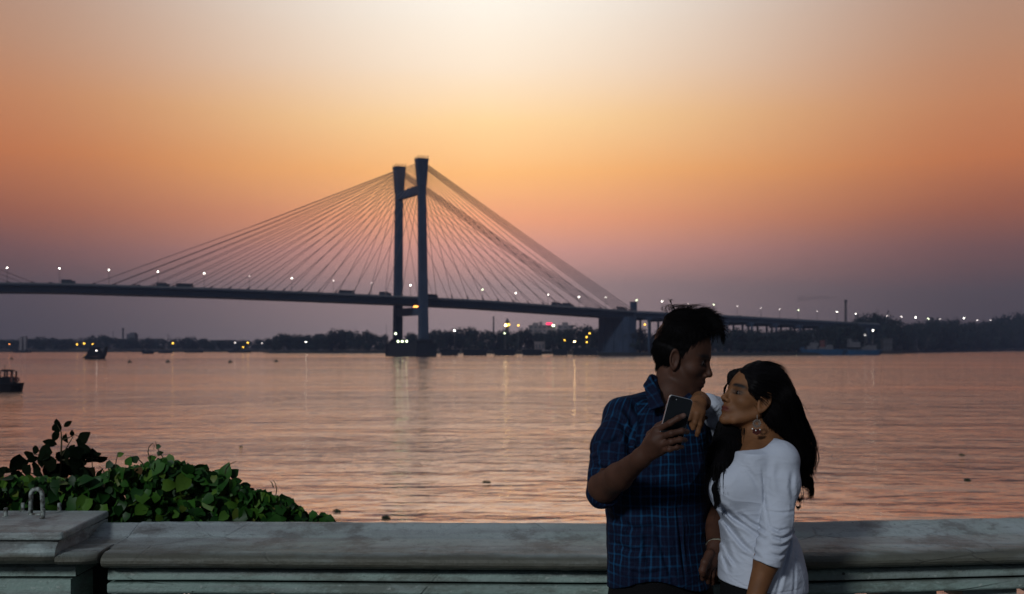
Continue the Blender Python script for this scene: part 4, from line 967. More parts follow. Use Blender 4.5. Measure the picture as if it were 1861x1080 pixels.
# ---- head
class Head:
    def __init__(s, pos, fwd_yaw, pitch, size, sxyz=(1, 1, 1), roll=0.0, female=False):
        """fwd_yaw: world direction of the face in the ground plane; pitch > 0 looks up"""
        f = Vector((math.cos(fwd_yaw) * math.cos(pitch), math.sin(fwd_yaw) * math.cos(pitch), math.sin(pitch)))
        l = UP.cross(f).normalized(); u = f.cross(l).normalized()
        if roll:
            rm = Matrix.Rotation(roll, 3, f); l = rm @ l; u = rm @ u
        s.R = np.array([tuple(f), tuple(l), tuple(u)], np.float32); s.pos = vec(pos); s.k = size; s.s = np.array(sxyz, np.float32); s.f, s.l, s.u = f, l, u; s.female = female
    def loc(s, P): return ((P - s.pos) @ s.R.T) / (s.k * s.s)
    def wpt(s, x, y, z): q = Vector((x * s.s[0], y * s.s[1], z * s.s[2])) * s.k; return Vector(s.pos.tolist()) + s.f * q.x + s.l * q.y + s.u * q.z
    def skull(s, q, ears=True):
        fm = s.female
        d = ell(q, (-.014, 0, .045), (.098, .076, .086)); d = smin(d, ell(q, (.028, 0, .0), (.068, .062, .085)), .03)
        d = smin(d, ell(q, (.030, 0, -.062), (.055, .048 if fm else .053, .045)), .03)
        d = smin(d, ell(q, (.077, 0, -.098 if fm else -.102), (.020, .020 if fm else .025, .018)), .022)
        for sd in (1, -1):
            d = smin(d, ell(q, (.052, .040 * sd, -.024), (.030, .024, .022)), .016)           # cheek
            d = smin(d, cone(q, (.002, .058 * sd, -.045), (.060, .030 * sd, -.093), .016, .013), .018)   # jaw line
            d = smin(d, cone(q, (.086, .010 * sd, .019), (.070, .045 * sd, .021), .0085, .007), .010)      # brow
        for sd in (1, -1):
            d = smax(d, -ell(q, (.098, .031 * sd, .002), (.019, .019, .013)), .010)            # eye hollow
            d = smin(d, ell(q, (.0745, .031 * sd, .001), (.0130, .0145, .0105)), .003)          # lids over the eyeball
            d = smax(d, -ell(q, (.0885, .031 * sd, -.0008), (.0060, .0135, .0046)), .0012)
        d = smin(d, cone(q, (.084, 0, .012), (.108, 0, -.027), .0070, .0088), .009)
        d = smin(d, ell(q, (.108, 0, -.031), (.0105, .0095, .0088)), .006)
        for sd in (1, -1): d = smin(d, ell(q, (.097, .0125 * sd, -.036), (.010, .007, .0065)), .006)
        for sd in (1, -1): d = smax(d, -ell(q, (.101, .0065 * sd, -.0435), (.004, .003, .003)), .002)
        d = smin(d, ell(q, (.079, 0, -.060), (.016, .027, .018)), .014)                       # mouth mound
        d = smin(d, ell(q, (.0920, 0, -.0585), (.0070, .022, .0050)), .004)
        d = smin(d, ell(q, (.0902, 0, -.0700), (.0072, .019, .0056)), .004)
        d = d + .0035 * np.exp(-(((q[:, 2] + .0640) / .0017) ** 2 + (q[:, 1] / .024) ** 4)) * (q[:, 0] > .07)
        if ears:
            for sd in (1, -1):
                d = smin(d, s.ear(q, sd), .004)
        return d
    def ear(s, q, sd):
        c = np.array([.006 if s.female else -.006, (.083 if s.female else .078) * sd, -.004], np.float32); e = q - c
        # plane of the ear: leans outwards towards the back
        nx, ny = .40, .917 * sd; t1 = (e[:, 0] * .917 - e[:, 1] * .40 * sd); nn = e[:, 0] * nx + e[:, 1] * ny; zt = e[:, 2]
        E = 1.22 if s.female else 1.04; nn = nn / E; zt = zt / E; t1 = (t1 / E + zt * .12); a = .0165 - .0045 * np.clip(-zt / .03, 0, 1); b = .0310
        r = np.sqrt((t1 / a) ** 2 + (zt / b) ** 2); rim = np.sqrt(((r - .86) * .017) ** 2 + (nn - .006) ** 2) - .0036 - .0016 * np.clip(-zt / .02, 0, 1)
        plate = np.maximum((r - .9) * .014, np.abs(nn) - .0028)
        anti = np.sqrt((np.sqrt(((t1 - .003) / a) ** 2 + ((zt + .003) / b) ** 2) * .014 - .0065) ** 2 + (nn - .0035) ** 2) - .0023
        d = smin(smin(rim, plate, .003), anti, .002); return smin(d, ell(e, (.004, -.008 * sd, -.004), (.010, .010, .018)), .006)
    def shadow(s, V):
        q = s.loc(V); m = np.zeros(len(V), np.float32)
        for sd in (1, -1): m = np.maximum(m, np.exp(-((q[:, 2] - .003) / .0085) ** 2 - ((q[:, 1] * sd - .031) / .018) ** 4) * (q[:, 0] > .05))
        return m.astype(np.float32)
    def paint(s, V):
        """1 = lip, 2 = brow; blended masks used as the colour of the skin"""
        q = s.loc(V); lip = np.exp(-((q[:, 2] + .0640) / .0098) ** 4 - (q[:, 1] / .024) ** 4) * (q[:, 0] > .074)
        br = np.zeros(len(V), np.float32)
        for sd in (1, -1):
            y = np.abs(q[:, 1] * sd - .031) ; zc = .0215 + .003 * np.cos((q[:, 1] * sd - .031) / .02); br = np.maximum(br, np.exp(-((q[:, 2] - zc) / .0062) ** 2 - ((q[:, 1] * sd - .032) / .023) ** 4) * (q[:, 0] > .045))
            br = np.maximum(br, np.exp(-((np.abs(q[:, 2]) - .0040) / .0026) ** 2 - ((q[:, 1] * sd - .031) / .016) ** 4) * (q[:, 0] > .06))
        return lip.astype(np.float32), br.astype(np.float32)

def skin_mat(name, base, lipc, shave=None):
    m = bpy.data.materials.new(name); m.use_nodes = True; t = m.node_tree; p = t.nodes['Principled BSDF']; p.inputs['Roughness'].default_value = .62; p.inputs['Specular IOR Level'].default_value = .28
    p.inputs['Subsurface Weight'].default_value = .08; p.inputs['Subsurface Radius'].default_value = (.01, .004, .002); p.inputs['Subsurface Scale'].default_value = .5
    g = nd(t, 'ShaderNodeNewGeometry'); n = nd(t, 'ShaderNodeTexNoise'); n.inputs['Scale'].default_value = 28; n.inputs['Detail'].default_value = 6; t.links.new(g.outputs['Position'], n.inputs[0])
    c = mixc(t, smooth(t, n.outputs[0], .3, .7), base, tuple(x * .72 for x in base))
    for an, cc in (('lip', lipc), ('brow', (.006, .004, .004)), ('beard', tuple(x * .35 for x in base)), ('nail', tuple(min(1, x * 1.7 + .05) for x in base))):
        a = nd(t, 'ShaderNodeAttribute', attribute_name=an); c = mixc(t, mth(t, 'MULTIPLY', a.outputs['Fac'], 1.0 if an == 'brow' else .85, clamp=True), c, cc)
    t.links.new(c, p.inputs['Base Color'])
    n2 = nd(t, 'ShaderNodeTexNoise'); n2.inputs['Scale'].default_value = 420; t.links.new(g.outputs['Position'], n2.inputs[0])
    b = nd(t, 'ShaderNodeBump'); b.inputs['Strength'].default_value = .12; b.inputs['Distance'].default_value = .001; t.links.new(n2.outputs[0], b.inputs['Height']); t.links.new(b.outputs[0], p.inputs['Normal'])
    return m
M['skin_man'] = skin_mat('skin_brown', (.072, .030, .018), (.045, .015, .013)); M['skin_woman'] = skin_mat('skin_warm', (.185, .080, .033), (.085, .012, .014))
def hair_mat():
    m = bpy.data.materials.new('black_hair'); m.use_nodes = True; t = m.node_tree; p = t.nodes['Principled BSDF']; p.inputs['Base Color'].default_value = (.0035, .003, .0035, 1)
    p.inputs['Roughness'].default_value = .62; p.inputs['Specular IOR Level'].default_value = .08; p.inputs['Anisotropic'].default_value = .5; return m
M['hair'] = hair_mat()
M['eye'] = mat('eye_white', (.06, .052, .05), .6, spec=.2); M['iris'] = mat('iris', (.006, .004, .003), .4, spec=.2)
M['trouser'] = mat('black_trousers', (.003, .003, .004), .9, bump=.3, bscale=300); M['shoe'] = mat('black_shoe', (.012, .012, .012), .4)

def finger(P, pts, r0, r1, k=.003):
    n = len(pts); rs = [r0 + (r1 - r0) * i / (n - 1) for i in range(n)]
    d = chain(P, pts, rs, k)
    for i in range(1, n - 1): d = smin(d, np.sqrt(((P - vec(pts[i])) ** 2).sum(1)) - rs[i] * 1.07, .002)
    return d
def strands(name, lines, r, m, parent, n=3, tip=.25):
    """hair strands as thin tapered tubes"""
    V = []; Q = []; base = 0
    for pts in lines:
        pts = np.array([tuple(p) for p in pts], np.float32); k = len(pts); d = np.gradient(pts, axis=0); d /= np.linalg.norm(d, axis=1)[:, None] + 1e-9
        ref = np.array([.3, .8, .1], np.float32); a = np.cross(d, ref); a /= np.linalg.norm(a, axis=1)[:, None] + 1e-9; b = np.cross(d, a)
        rr = r * (1 - (1 - tip) * np.linspace(0, 1, k) ** 2)
        for j in range(n):
            t = 2 * math.pi * j / n; V.append(pts + (a * math.cos(t) + b * math.sin(t)) * rr[:, None])
        for j in range(n):
            j2 = (j + 1) % n; i = np.arange(k - 1); Q.append(np.stack([base + j * k + i, base + j2 * k + i, base + j2 * k + i + 1, base + j * k + i + 1], 1))
        base += n * k
    return np.concatenate(V), np.concatenate(Q)
def fur(V, Q, n, flow, L, lift, seed, keep=None, steps=6, curl=.25):
    """short curved strands rooted on a hair mass, following flow(P)"""
    g = np.random.RandomState(seed); e1 = V[Q[:, 2]] - V[Q[:, 0]]; e2 = V[Q[:, 3]] - V[Q[:, 1]]; N_ = np.cross(e1, e2); ar = np.linalg.norm(N_, axis=1); N_ /= ar[:, None] + 1e-12; C = V[Q].mean(1)
    p_ = ar.copy()
    if keep is not None: p_ = p_ * keep(C)
    idx = g.choice(len(C), n, p=p_ / p_.sum()); P = C[idx]; Nn = N_[idx]; f = flow(P); f += g.randn(n, 3) * curl; f -= Nn * (f * Nn).sum(1)[:, None]; f /= np.linalg.norm(f, axis=1)[:, None] + 1e-9
    ln = L * g.uniform(.5, 1.3, n); lf = np.abs(g.randn(n)) * lift; out = [P - Nn * .001]; q = P; tw_ = g.randn(n, 3) * curl * .6
    for i in range(steps):
        f2 = flow(q) * .35 + f + tw_ * (i / steps); f2 /= np.linalg.norm(f2, axis=1)[:, None]; f = f2
        q = q + f * (ln / steps)[:, None] + Nn * (lf * (1 - i / steps) * ln / steps)[:, None]; out.append(q)
    return list(np.stack(out, 1))
def bez(ctrl, n):
    """Catmull-Rom through the control points"""
    c = [Vector(p) for p in ctrl]; c = [c[0] * 2 - c[1]] + c + [c[-1] * 2 - c[-2]]; out = []; segs = len(c) - 3
    for i in range(n + 1):
        t = i / n * segs; k = min(int(t), segs - 1); u = t - k; a, b, cc, d = c[k:k + 4]
        out.append(.5 * ((2 * b) + (cc - a) * u + (2 * a - 5 * b + 4 * cc - d) * u * u + (3 * b - a - 3 * cc + d) * u ** 3))
    return out

# ================================================================== the man
GM = 3.30
man = empty('person', (W(1198, HY, GM).x, GM + .02, 0)); tag(man, 'man in a dark blue checked shirt with rolled sleeves holding up a phone', 'person')
hm = Head(W(1240, 651, 3.36), R(-22), R(-13), .935, (.84, .93, .95))
hm.wm = hm.wpt
YAWM = R(31)
def lv(px, py, a, b, Y=GM): p = W(px, py, Y); return (p.z, p.x, p.y, a, b)
A = {'sh': W(1118, 779, 3.22), 'el': W(1097, 886, 3.13), 'wr': W(1166, 832, 2.96), 'sh2': W(1282, 770, 3.40), 'el2': W(1300, 905, 3.36), 'wr2': W(1301, 993, 3.19)}
K = {'ix': W(1193, 783, 2.925), 'md': W(1199, 795, 2.915), 'rg': W(1201, 808, 2.915), 'lt': W(1203, 819, 2.925)}
FING_M = [([K['ix'], W(1218, 769, 2.893), W(1232, 760.5, 2.889), W(1242.5, 755.5, 2.893)], .0084, .0068),
          ([K['md'], W(1220, 788, 2.886), W(1239, 783.5, 2.888), W(1249, 785, 2.903)], .0084, .0070),
          ([K['rg'], W(1220, 803, 2.886), W(1236, 799, 2.889), W(1245.5, 800, 2.905)], .0080, .0066),
          ([K['lt'], W(1217, 817, 2.892), W(1230, 813, 2.894), W(1239.5, 812.5, 2.908)], .0073, .0058)]
LEGM = [(W(1168, 1080, 3.32), Vector((W(1165, 0, 3.30).x, 3.28, .50)), Vector((W(1160, 0, 3.3).x, 3.34, .09))), (W(1238, 1080, 3.40), Vector((W(1242, 0, 3.4).x, 3.38, .50)), Vector((W(1248, 0, 3.4).x, 3.46, .09)))]
def man_arm_hand(P):
    d = chain(P, [A['sh'], A['el']], [.036, .036], .01); d = smin(d, chain(P, [A['el'], (A['el'] * .55 + A['wr'] * .45) + Vector((-.004, 0, -.006)), A['wr']], [.037, .0345, .0225], .012), .02)
    pc = (A['wr'] + K['md'] + K['rg']) / 3; ax = (Vector((.12, -.95, .1)),)
    d = smin(d, cone(P, A['wr'], (K['md'] + K['rg']) / 2 + Vector((-.006, .004, 0)), .021, .0225, ((.1, -1, 0), .75)), .016)
    for k_ in K.values(): d = smin(d, cone(P, A['wr'] * .45 + k_ * .55, k_, .014, .0115), .009)
    h = None
    for pts, a, b in FING_M:
        e = finger(P, pts, a, b); h = e if h is None else np.minimum(h, e)
    d = smin(d, h, .006)
    th = finger(P, [W(1176, 812, 2.945), W(1183, 791, 2.955), W(1197, 776, 2.955), W(1212, 766, 2.95)], .0125, .0085); return smin(d, th, .010)
def man_other(P):
    d = chain(P, [A['sh2'], A['el2'], A['wr2']], [.046, .038, .023], .02)
    c = W(1294, 1016, 3.165); d = smin(d, cone(P, A['wr2'], c, .021, .026, ((.5, -.8, 0), .6)), .015); h = None
    for i, (a, b, cc) in enumerate([((1284, 1026), (1278, 1040), (1277, 1052)), ((1289, 1030), (1286, 1046), (1287, 1058)), ((1295, 1030), (1294, 1047), (1295, 1060)), ((1300, 1028), (1300, 1043), (1301, 1054))]):
        Y = 3.15 + .012 * i; e = finger(P, [W(*a, Y), W(*b, Y), W(*cc, Y + .012)], .0088, .0070); h = e if h is None else np.minimum(h, e)
    d = smin(d, h, .007); return smin(d, finger(P, [W(1290, 1006, 3.15), W(1281, 1022, 3.135), W(1276.5, 1037, 3.135), W(1277, 1043, 3.138)], .0115, .0083), .010)
def neck_m(P): return smin(cone(P, hm.wpt(-.026, 0, -.03), W(1216, 722, 3.345), .042, .046), cone(P, W(1219, 722, 3.34), W(1210, 760, 3.32), .050, .06), .03)
TORM = [lv(1200, 740, .06, .05), lv(1198, 765, .130, .070), lv(1196, 810, .150, .095), lv(1196, 900, .145, .100), lv(1197, 980, .138, .098), lv(1199, 1040, .148, .105), lv(1201, 1110, .150, .11), lv(1201, 1170, .12, .09)]
def body_man(P):
    d = hm.skull(hm.loc(P)) * hm.k * .9
    d = smin(d, neck_m(P), .010); d = smin(d, loft(P, TORM, YAWM), .04); d = smin(d, cone(P, W(1212, 742, 3.33), A['sh'], .034, .034), .03); d = smin(d, cone(P, W(1225, 742, 3.33), A['sh2'], .034, .034), .03)
    d = np.minimum(smin(d, man_arm_hand(P), .004), 9); d = smin(d, man_other(P), .004)
    for hp, kn, an in LEGM:
        d = smin(d, chain(P, [hp, kn, an], [.078, .052, .036], .02), .03); d = smin(d, cone(P, an - UP * .04, an + Vector((.05, -.15, -.055)), .035, .026), .02)
    return d
def bounds(pts, pad): a = np.array([tuple(p) for p in pts]); return a.min(0) - pad, a.max(0) + pad
lo = (W(1050, 0, 3.2).x, 2.84, -.02); hi = (W(1330, 0, 3.4).x, 3.56, 1.72)
V, Q = sdf_mesh(body_man, lo, hi, .0034)
lip, br = hm.paint(V); ql = hm.loc(V)
beard = np.clip(1.2 - ell(ql, (.055, 0, -.085), (.055, .055, .045)) / .012, 0, 1) * (ql[:, 2] < -.048) * .35 + .3 * np.exp(-((ql[:, 2] + .0505) / .004) ** 2 - (ql[:, 1] / .022) ** 4) * (ql[:, 0] > .08)
nail = np.zeros(len(V), np.float32)
for pts, a, b in FING_M[:1]:
    e = pts[-1] + Vector((0, -.004, 0)); nail = np.maximum(nail, np.exp(-(((V - vec(e)) ** 2).sum(1)) / .008 ** 2))
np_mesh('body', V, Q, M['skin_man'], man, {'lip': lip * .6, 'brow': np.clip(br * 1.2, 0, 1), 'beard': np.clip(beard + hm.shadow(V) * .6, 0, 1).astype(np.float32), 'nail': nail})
def eyes(h, parent, m_='eye'):
    for sd in (1, -1):
        c = h.wpt(.0748, .031 * sd, .0005); r = .0112 * h.k
        w = MB(); w.ball(c, r, 16, 10); e = w.build('eye', M[m_], parent, smooth_=True)
        d = (h.wpt(.12, .031 * sd, -.006) - c).normalized(); w = MB(); w.ball(c + d * r * .46, r * .68, 12, 8); w.build('iris', M['iris'], e, smooth_=True)
eyes(hm, man)
# shirt
def plaid():
    m = bpy.data.materials.new('blue_checked_cotton'); m.use_nodes = True; t = m.node_tree; p = t.nodes['Principled BSDF']; p.inputs['Roughness'].default_value = .85; p.inputs['Specular IOR Level'].default_value = .2
    a = nd(t, 'ShaderNodeAttribute', attribute_name='cloth'); s = nd(t, 'ShaderNodeSeparateXYZ'); t.links.new(a.outputs['Vector'], s.inputs[0])
    g = nd(t, 'ShaderNodeNewGeometry'); n = nd(t, 'ShaderNodeTexNoise'); n.inputs['Scale'].default_value = 9; n.inputs['Detail'].default_value = 3; t.links.new(g.outputs['Position'], n.inputs[0])
    w_ = mth(t, 'MULTIPLY', mth(t, 'SUBTRACT', n.outputs[0], .5), .018)
    def lines(v, per, wd, ph=0.0):
        x = mth(t, 'ABSOLUTE', mth(t, 'SUBTRACT', mth(t, 'FRACT', mth(t, 'ADD', mth(t, 'DIVIDE', mth(t, 'ADD', v, w_), per), ph)), .5)); return smooth(t, x, wd, wd * .25)
    u = mth(t, 'MAXIMUM', lines(s.outputs[0], .0265, .16), mth(t, 'MULTIPLY', lines(s.outputs[0], .0265, .05, .5), .35)); v = mth(t, 'MAXIMUM', lines(s.outputs[1], .0265, .15), mth(t, 'MULTIPLY', lines(s.outputs[1], .0265, .05, .5), .3))
    n3 = nd(t, 'ShaderNodeTexNoise'); n3.inputs['Scale'].default_value = 14; t.links.new(g.outputs['Position'], n3.inputs[0])
    li = mth(t, 'ADD', mth(t, 'MULTIPLY', u, .62), mth(t, 'MULTIPLY', v, .42), clamp=True)
    li = mth(t, 'MULTIPLY', li, mth(t, 'MULTIPLY_ADD', smooth(t, n3.outputs[0], .3, .7), 1.0, .22), clamp=True)
    c = mixc(t, li, (.0016, .0042, .020), (.005, .058, .140)); t.links.new(c, p.inputs['Base Color'])
    n2 = nd(t, 'ShaderNodeTexNoise'); n2.inputs['Scale'].default_value = 350; t.links.new(g.outputs['Position'], n2.inputs[0]); b = nd(t, 'ShaderNodeBump'); b.inputs['Strength'].default_value = .5; b.inputs['Distance'].default_value = .008
    n4 = nd(t, 'ShaderNodeTexNoise'); n4.inputs['Scale'].default_value = 9; n4.inputs['Detail'].default_value = 3; n4.inputs['Distortion'].default_value = .6; t.links.new(g.outputs['Position'], n4.inputs[0]); rdg = mth(t, 'POWER', mth(t, 'SUBTRACT', 1.0, mth(t, 'ABSOLUTE', mth(t, 'MULTIPLY_ADD', n4.outputs[0], 2.0, -1.0))), 5.0)
    t.links.new(mth(t, 'ADD', rdg, mth(t, 'MULTIPLY', n2.outputs[0], .06)), b.inputs['Height']); t.links.new(b.outputs[0], p.inputs['Normal']); return m
M['plaid'] = plaid()
SHM = [lv(1203, 735, .070, .060), lv(1200, 757, .140, .085), lv(1196, 790, .160, .105), lv(1196, 860, .158, .112), lv(1196, 930, .152, .117), lv(1197, 975, .152, .118), lv(1200, 1020, .158, .122), lv(1203, 1068, .158, .126), lv(1203, 1092, .156, .127)]
SLV = [A['sh'] + Vector((.008, 0, .004)), W(1112, 812, 3.185), W(1109, 850, 3.165), W(1103, 876, 3.145)]
def shirt_m(P):
    d = loft(P, SHM, YAWM); k = None
    d = smin(d, cone(P, W(1196, 722, 3.345), W(1126, 752, 3.25), .026, .043), .03); d = smin(d, cone(P, W(1232, 728, 3.345), W(1282, 758, 3.39), .030, .046), .03)
    sl = chain(P, SLV, [.050, .052, .048, .045], .02)
    sl = smin(sl, cone(P, W(1102, 874, 3.145), W(1101, 898, 3.145), .042, .038), .01)
    # rolled cuff bands round the elbow
    e0, e1 = W(1101, 868, 3.15), W(1091, 900, 3.14); sl = smin(sl, cone(P, e0, e1, .042, .037), .006)
    d = smin(d, sl, .022); sl2 = chain(P, [A['sh2'], A['el2'], W(1300, 925, 3.34)], [.062, .050, .046], .02); d = smin(d, sl2, .015)
    d = d + wob(P * np.array([1, 1, .45], np.float32), 42, .0075, 3) + wob(P, 95, .0028, 4)
    for pts, dp, wd in [([(1078, 800), (1100, 806), (1130, 790)], .006, .007), ([(1072, 840), (1095, 848), (1130, 838)], .008, .006), ([(1068, 862), (1090, 868), (1120, 855)], .009, .005), ([(1068, 830), (1082, 822), (1084, 800)], -.005, .004), ([(1130, 735), (1145, 760), (1150, 800)], .008, .008),
                        ([(1110, 750), (1128, 765), (1140, 790), (1140, 850)], .010, .008), ([(1110, 940), (1150, 960), (1200, 955)], .006, .008), ([(1105, 985), (1150, 1000), (1190, 990)], .006, .007), ([(1150, 1020), (1155, 1060), (1150, 1085)], .006, .008), ([(1190, 950), (1205, 1010), (1230, 1080)], .006, .006),
                        ([(1120, 1030), (1165, 1040), (1215, 1034)], .004, .005), ([(1170, 960), (1172, 1000), (1180, 1040)], .005, .007), ([(1228, 900), (1236, 980), (1245, 1060)], .007, .004), ([(1120, 930), (1135, 955), (1128, 985)], -.005, .006)]:
        d = crease(P, d, [W(a, b, 3.2) for a, b in pts], dp, wd)
    # hollow for the bare forearm, neck opening
    d = smax(d, -smin(cone(P, A['el'] + Vector((.012, -.03, -.004)), A['wr'], .044, .05), cone(P, A['el'] + Vector((.004, -.05, -.002)), A['el'] + Vector((.1, -.07, .1)), .036, .06), .01), .004)
    d = smax(d, -(neck_m(P) - .004), .004)
    d = smax(d, -cone(P, W(1216, 722, 3.26), W(1220, 775, 3.12), .032, .006), .004); 
    hem = P[:, 2] - float(W(0, 1066, 3.2).z) - .018 * np.cos((P[:, 0] - W(1185, 0, 3.2).x) * 22); return smax(d, -hem, .004)
def cloth_uv(V, axis_c, R_, sleeves, f_torso):
    uv = np.zeros((len(V), 3), np.float32); ang = np.arctan2(V[:, 0] - axis_c[0], -(V[:, 1] - axis_c[1])); uv[:, 0] = ang * R_; uv[:, 1] = V[:, 2]
    dt = f_torso(V)
    for pts, r in sleeves:
        acc = 0.0; best = np.full(len(V), 9e9); uvs = np.zeros((len(V), 2))
        for i in range(len(pts) - 1):
            a, b = vec(pts[i]), vec(pts[i + 1]); d = b - a; L = float(np.linalg.norm(d)); t = np.clip((V - a) @ d / (L * L), 0, 1); q = V - a - t[:, None] * d; dist = np.linalg.norm(q, axis=1)
            e1 = np.cross(d / L, np.array([0, 1, 0], np.float32)); e1 /= np.linalg.norm(e1); e2 = np.cross(d / L, e1); an = np.arctan2(q @ e1, -(q @ e2) * -1)
            m = dist < best; best[m] = dist[m]; uvs[m, 0] = (an * r)[m]; uvs[m, 1] = (acc + t * L)[m]; acc += L
        m = (best - r) < dt - .004; uv[m, :2] = uvs[m]
    return uv
lo = (W(1050, 0, 3.2).x, 2.98, .90); hi = (W(1345, 0, 3.4).x, 3.56, 1.50)
V, Q = sdf_mesh(shirt_m, lo, hi, .0032)
SL_UV = [(SLV + [W(1090, 905, 3.14)], .056), ([A['sh2'], A['el2'], W(1300, 930, 3.34)], .055)]
shirt = np_mesh('shirt', V, Q, M['plaid'], man, {'cloth': cloth_uv(V, (W(1197, 0, GM).x, GM), .145, SL_UV, lambda P: loft(P, SHM, YAWM))})
# collar: a folded band round the neck with two points
def collar_m(P):
    c = W(1214, 722, 3.335)
    d = chain(P, [W(1190, 689, 3.42), W(1187, 690, 3.34), W(1192, 712, 3.275), W(1203, 738, 3.215)], [.010, .011, .010, .006], .01, None)
    # near flap: thin sheet hanging from the band
    def sheet(poly, th, nrm_pt):
        a, b, c_, e = (vec(q) for q in poly); n = np.cross(b - a, e - a); n /= np.linalg.norm(n); h = (P - a) @ n
        dd = np.abs(h) - th; o = None
        for p0, p1 in ((a, b), (b, c_), (c_, e), (e, a)):
            ed = p1 - p0; m = np.cross(ed, n); m /= np.linalg.norm(m); s_ = (P - p0) @ m; o = s_ if o is None else np.maximum(o, s_)
        return smax(dd, o, .004)
    f1 = sheet([W(1184, 683, 3.315), W(1170, 702, 3.275), W(1180, 741, 3.165), W(1208, 737, 3.18)], .0032, None)
    f2 = sheet([W(1252, 714, 3.30), W(1216, 742, 3.18), W(1232, 756, 3.165), W(1266, 730, 3.26)], .0032, None)
    f0 = sheet([W(1186, 681, 3.40), W(1172, 700, 3.41), W(1171, 703, 3.28), W(1184, 683, 3.315)], .0035, None)
    return smin(smin(smin(f1, f0, .008), f2, .004), d, .01)
lo, hi = bounds([W(1160, 670, 3.15), W(1275, 765, 3.46), W(1275, 670, 3.46), W(1160, 765, 3.12)], .02)
V, Q = sdf_mesh(collar_m, lo, hi, .0022)
uvc = np.zeros((len(V), 3), np.float32); uvc[:, 0] = V[:, 0] * .9 + V[:, 2] * .45; uvc[:, 1] = V[:, 2] * .9 - V[:, 0] * .45
np_mesh('collar', V, Q, M['plaid'], shirt, {'cloth': uvc})
w = MB()
def trousers_m(P):
    d = loft(P, [lv(1199, 1030, .148, .108), lv(1201, 1110, .158, .12), lv(1201, 1175, .15, .115), lv(1201, 1230, .11, .10)], YAWM); d2 = None
    for hp, kn, an in LEGM: e = chain(P, [hp - UP * .02, kn, an], [.092, .070, .058], .02); d2 = e if d2 is None else smin(d2, e, .01)
    d = smin(d, d2, .03) + wob(P, 40, .006, 9); return smax(d, .075 - P[:, 2], .004)
lo = (W(1080, 0, 3.2).x, 3.1, .05); hi = (W(1330, 0, 3.4).x, 3.60, 1.05); V, Q = sdf_mesh(trousers_m, lo, hi, .008); np_mesh('trousers', V, Q, M['trouser'], man)
def shoes(name, pts, parent):
    for an, dr in pts:
        w = MB(); ring = []; 
        for t, wd, h in ((-.09, .03, .06), (-.05, .042, .085), (0, .045, .08), (.06, .046, .06), (.12, .048, .045), (.17, .035, .03), (.19, .012, .02)):
            c = Vector((an.x, an.y, 0)) + dr * t; sd_ = dr.cross(UP); ring.append([c + sd_ * wd + UP * .003, c + sd_ * wd * .9 + UP * h * .6, c + UP * h, c - sd_ * wd * .9 + UP * h * .6, c - sd_ * wd + UP * .003])
        vs = [p for r_ in ring for p in r_]; fs = [(5 * i + j, 5 * i + (j + 1) % 5, 5 * i + 5 + (j + 1) % 5, 5 * i + 5 + j) for i in range(6) for j in range(5)] + [(4, 3, 2, 1, 0), tuple(range(30, 35))]
        w.add(vs, fs); w.build(name, M['shoe'], parent, smooth_=True)
shoes('shoe', [(LEGM[0][2], Vector((.35, -.93, 0))), (LEGM[1][2], Vector((.5, -.86, 0)))], man)
# hair
def hair_m(P):
    q = hm.loc(P); d = ell(q, (-.008, 0, .050), (.094, .080, .085)); d = smin(d, ell(q, (-.028, 0, .016), (.078, .078, .060)), .02)
    top = ell(q, (-.004, 0, .106), (.088, .064, .040)); d = smin(d, top, .02); d = smin(d, ell(q, (.058, 0, .112), (.042, .046, .021)), .015)
    d = smin(d, ell(q, (-.052, 0, -.025), (.038, .050, .05)), .012)
    cut = ell(q, (.115, 0, .01), (.092, .15, .086)); d = smax(d, -cut, .010)          # bare face
    side = ell(q, (.020, -.09, -.040), (.050, .05, .052)); d = smax(d, -side, .008); d = smax(d, -ell(q, (.020, .09, -.040), (.050, .05, .052)), .008)
    d = d + np.clip(.012 - q[:, 2], 0, .09) * .16; d = smax(d, -(q[:, 2] + .062 - .1 * (q[:, 0] + .07)), .01)
    d = (d + wob(q * np.array([1, 1, 1.6], np.float32), 120, .003, 5)) * hm.k * .88
    return smin(d, chain(P, [W(1272, 576, 3.33), W(1293, 582, 3.31), W(1303, 594, 3.30), W(1310, 610, 3.30)], [.019, .014, .009, .002], .01) + wob(P, 200, .003, 6), .012)
lo, hi = bounds([hm.wpt(-.13, 0, 0), hm.wpt(.22, 0, 0), hm.wpt(0, .11, 0), hm.wpt(0, -.11, 0), hm.wpt(0, 0, .175), hm.wpt(0, 0, -.1)], .02)
V, Q = sdf_mesh(hair_m, lo, hi, .0028)
g = random.Random(4); lines = []
def hl(*c, n=8, jit=.0): lines.append(bez([Vector(p) + Vector((g.gauss(0, jit), g.gauss(0, jit), g.gauss(0, jit))) for p in c], n))
def flow_m(P):
    q = hm.loc(P); top = np.clip((q[:, 2] - .075) / .04, 0, 1)[:, None]; F_ = vec(hm.f); U_ = vec(hm.u); dirt = np.sin(q[:, [0]] * 60 + q[:, [1]] * 50) * .5
    return (F_ * 1.0 + U_ * (.22 - 4 * np.clip(q[:, [0]] - .02, 0, 1)) + vec(hm.l) * dirt * .5) * top + (-U_ * 1.0 - F_ * .35) * (1 - top)
lines += fur(V, Q, 11000, flow_m, .020, .05, 3, lambda C: (hm.loc(C)[:, 2] < .09) * (hm.loc(C)[:, 2] > -.045) * 1.0, 4, .18)
lines += fur(V, Q, 8000, flow_m, .034, .20, 5, lambda C: (hm.loc(C)[:, 2] > .075) * (1.0 - .9 * (hm.loc(C)[:, 0] > .055)), 7, .40)
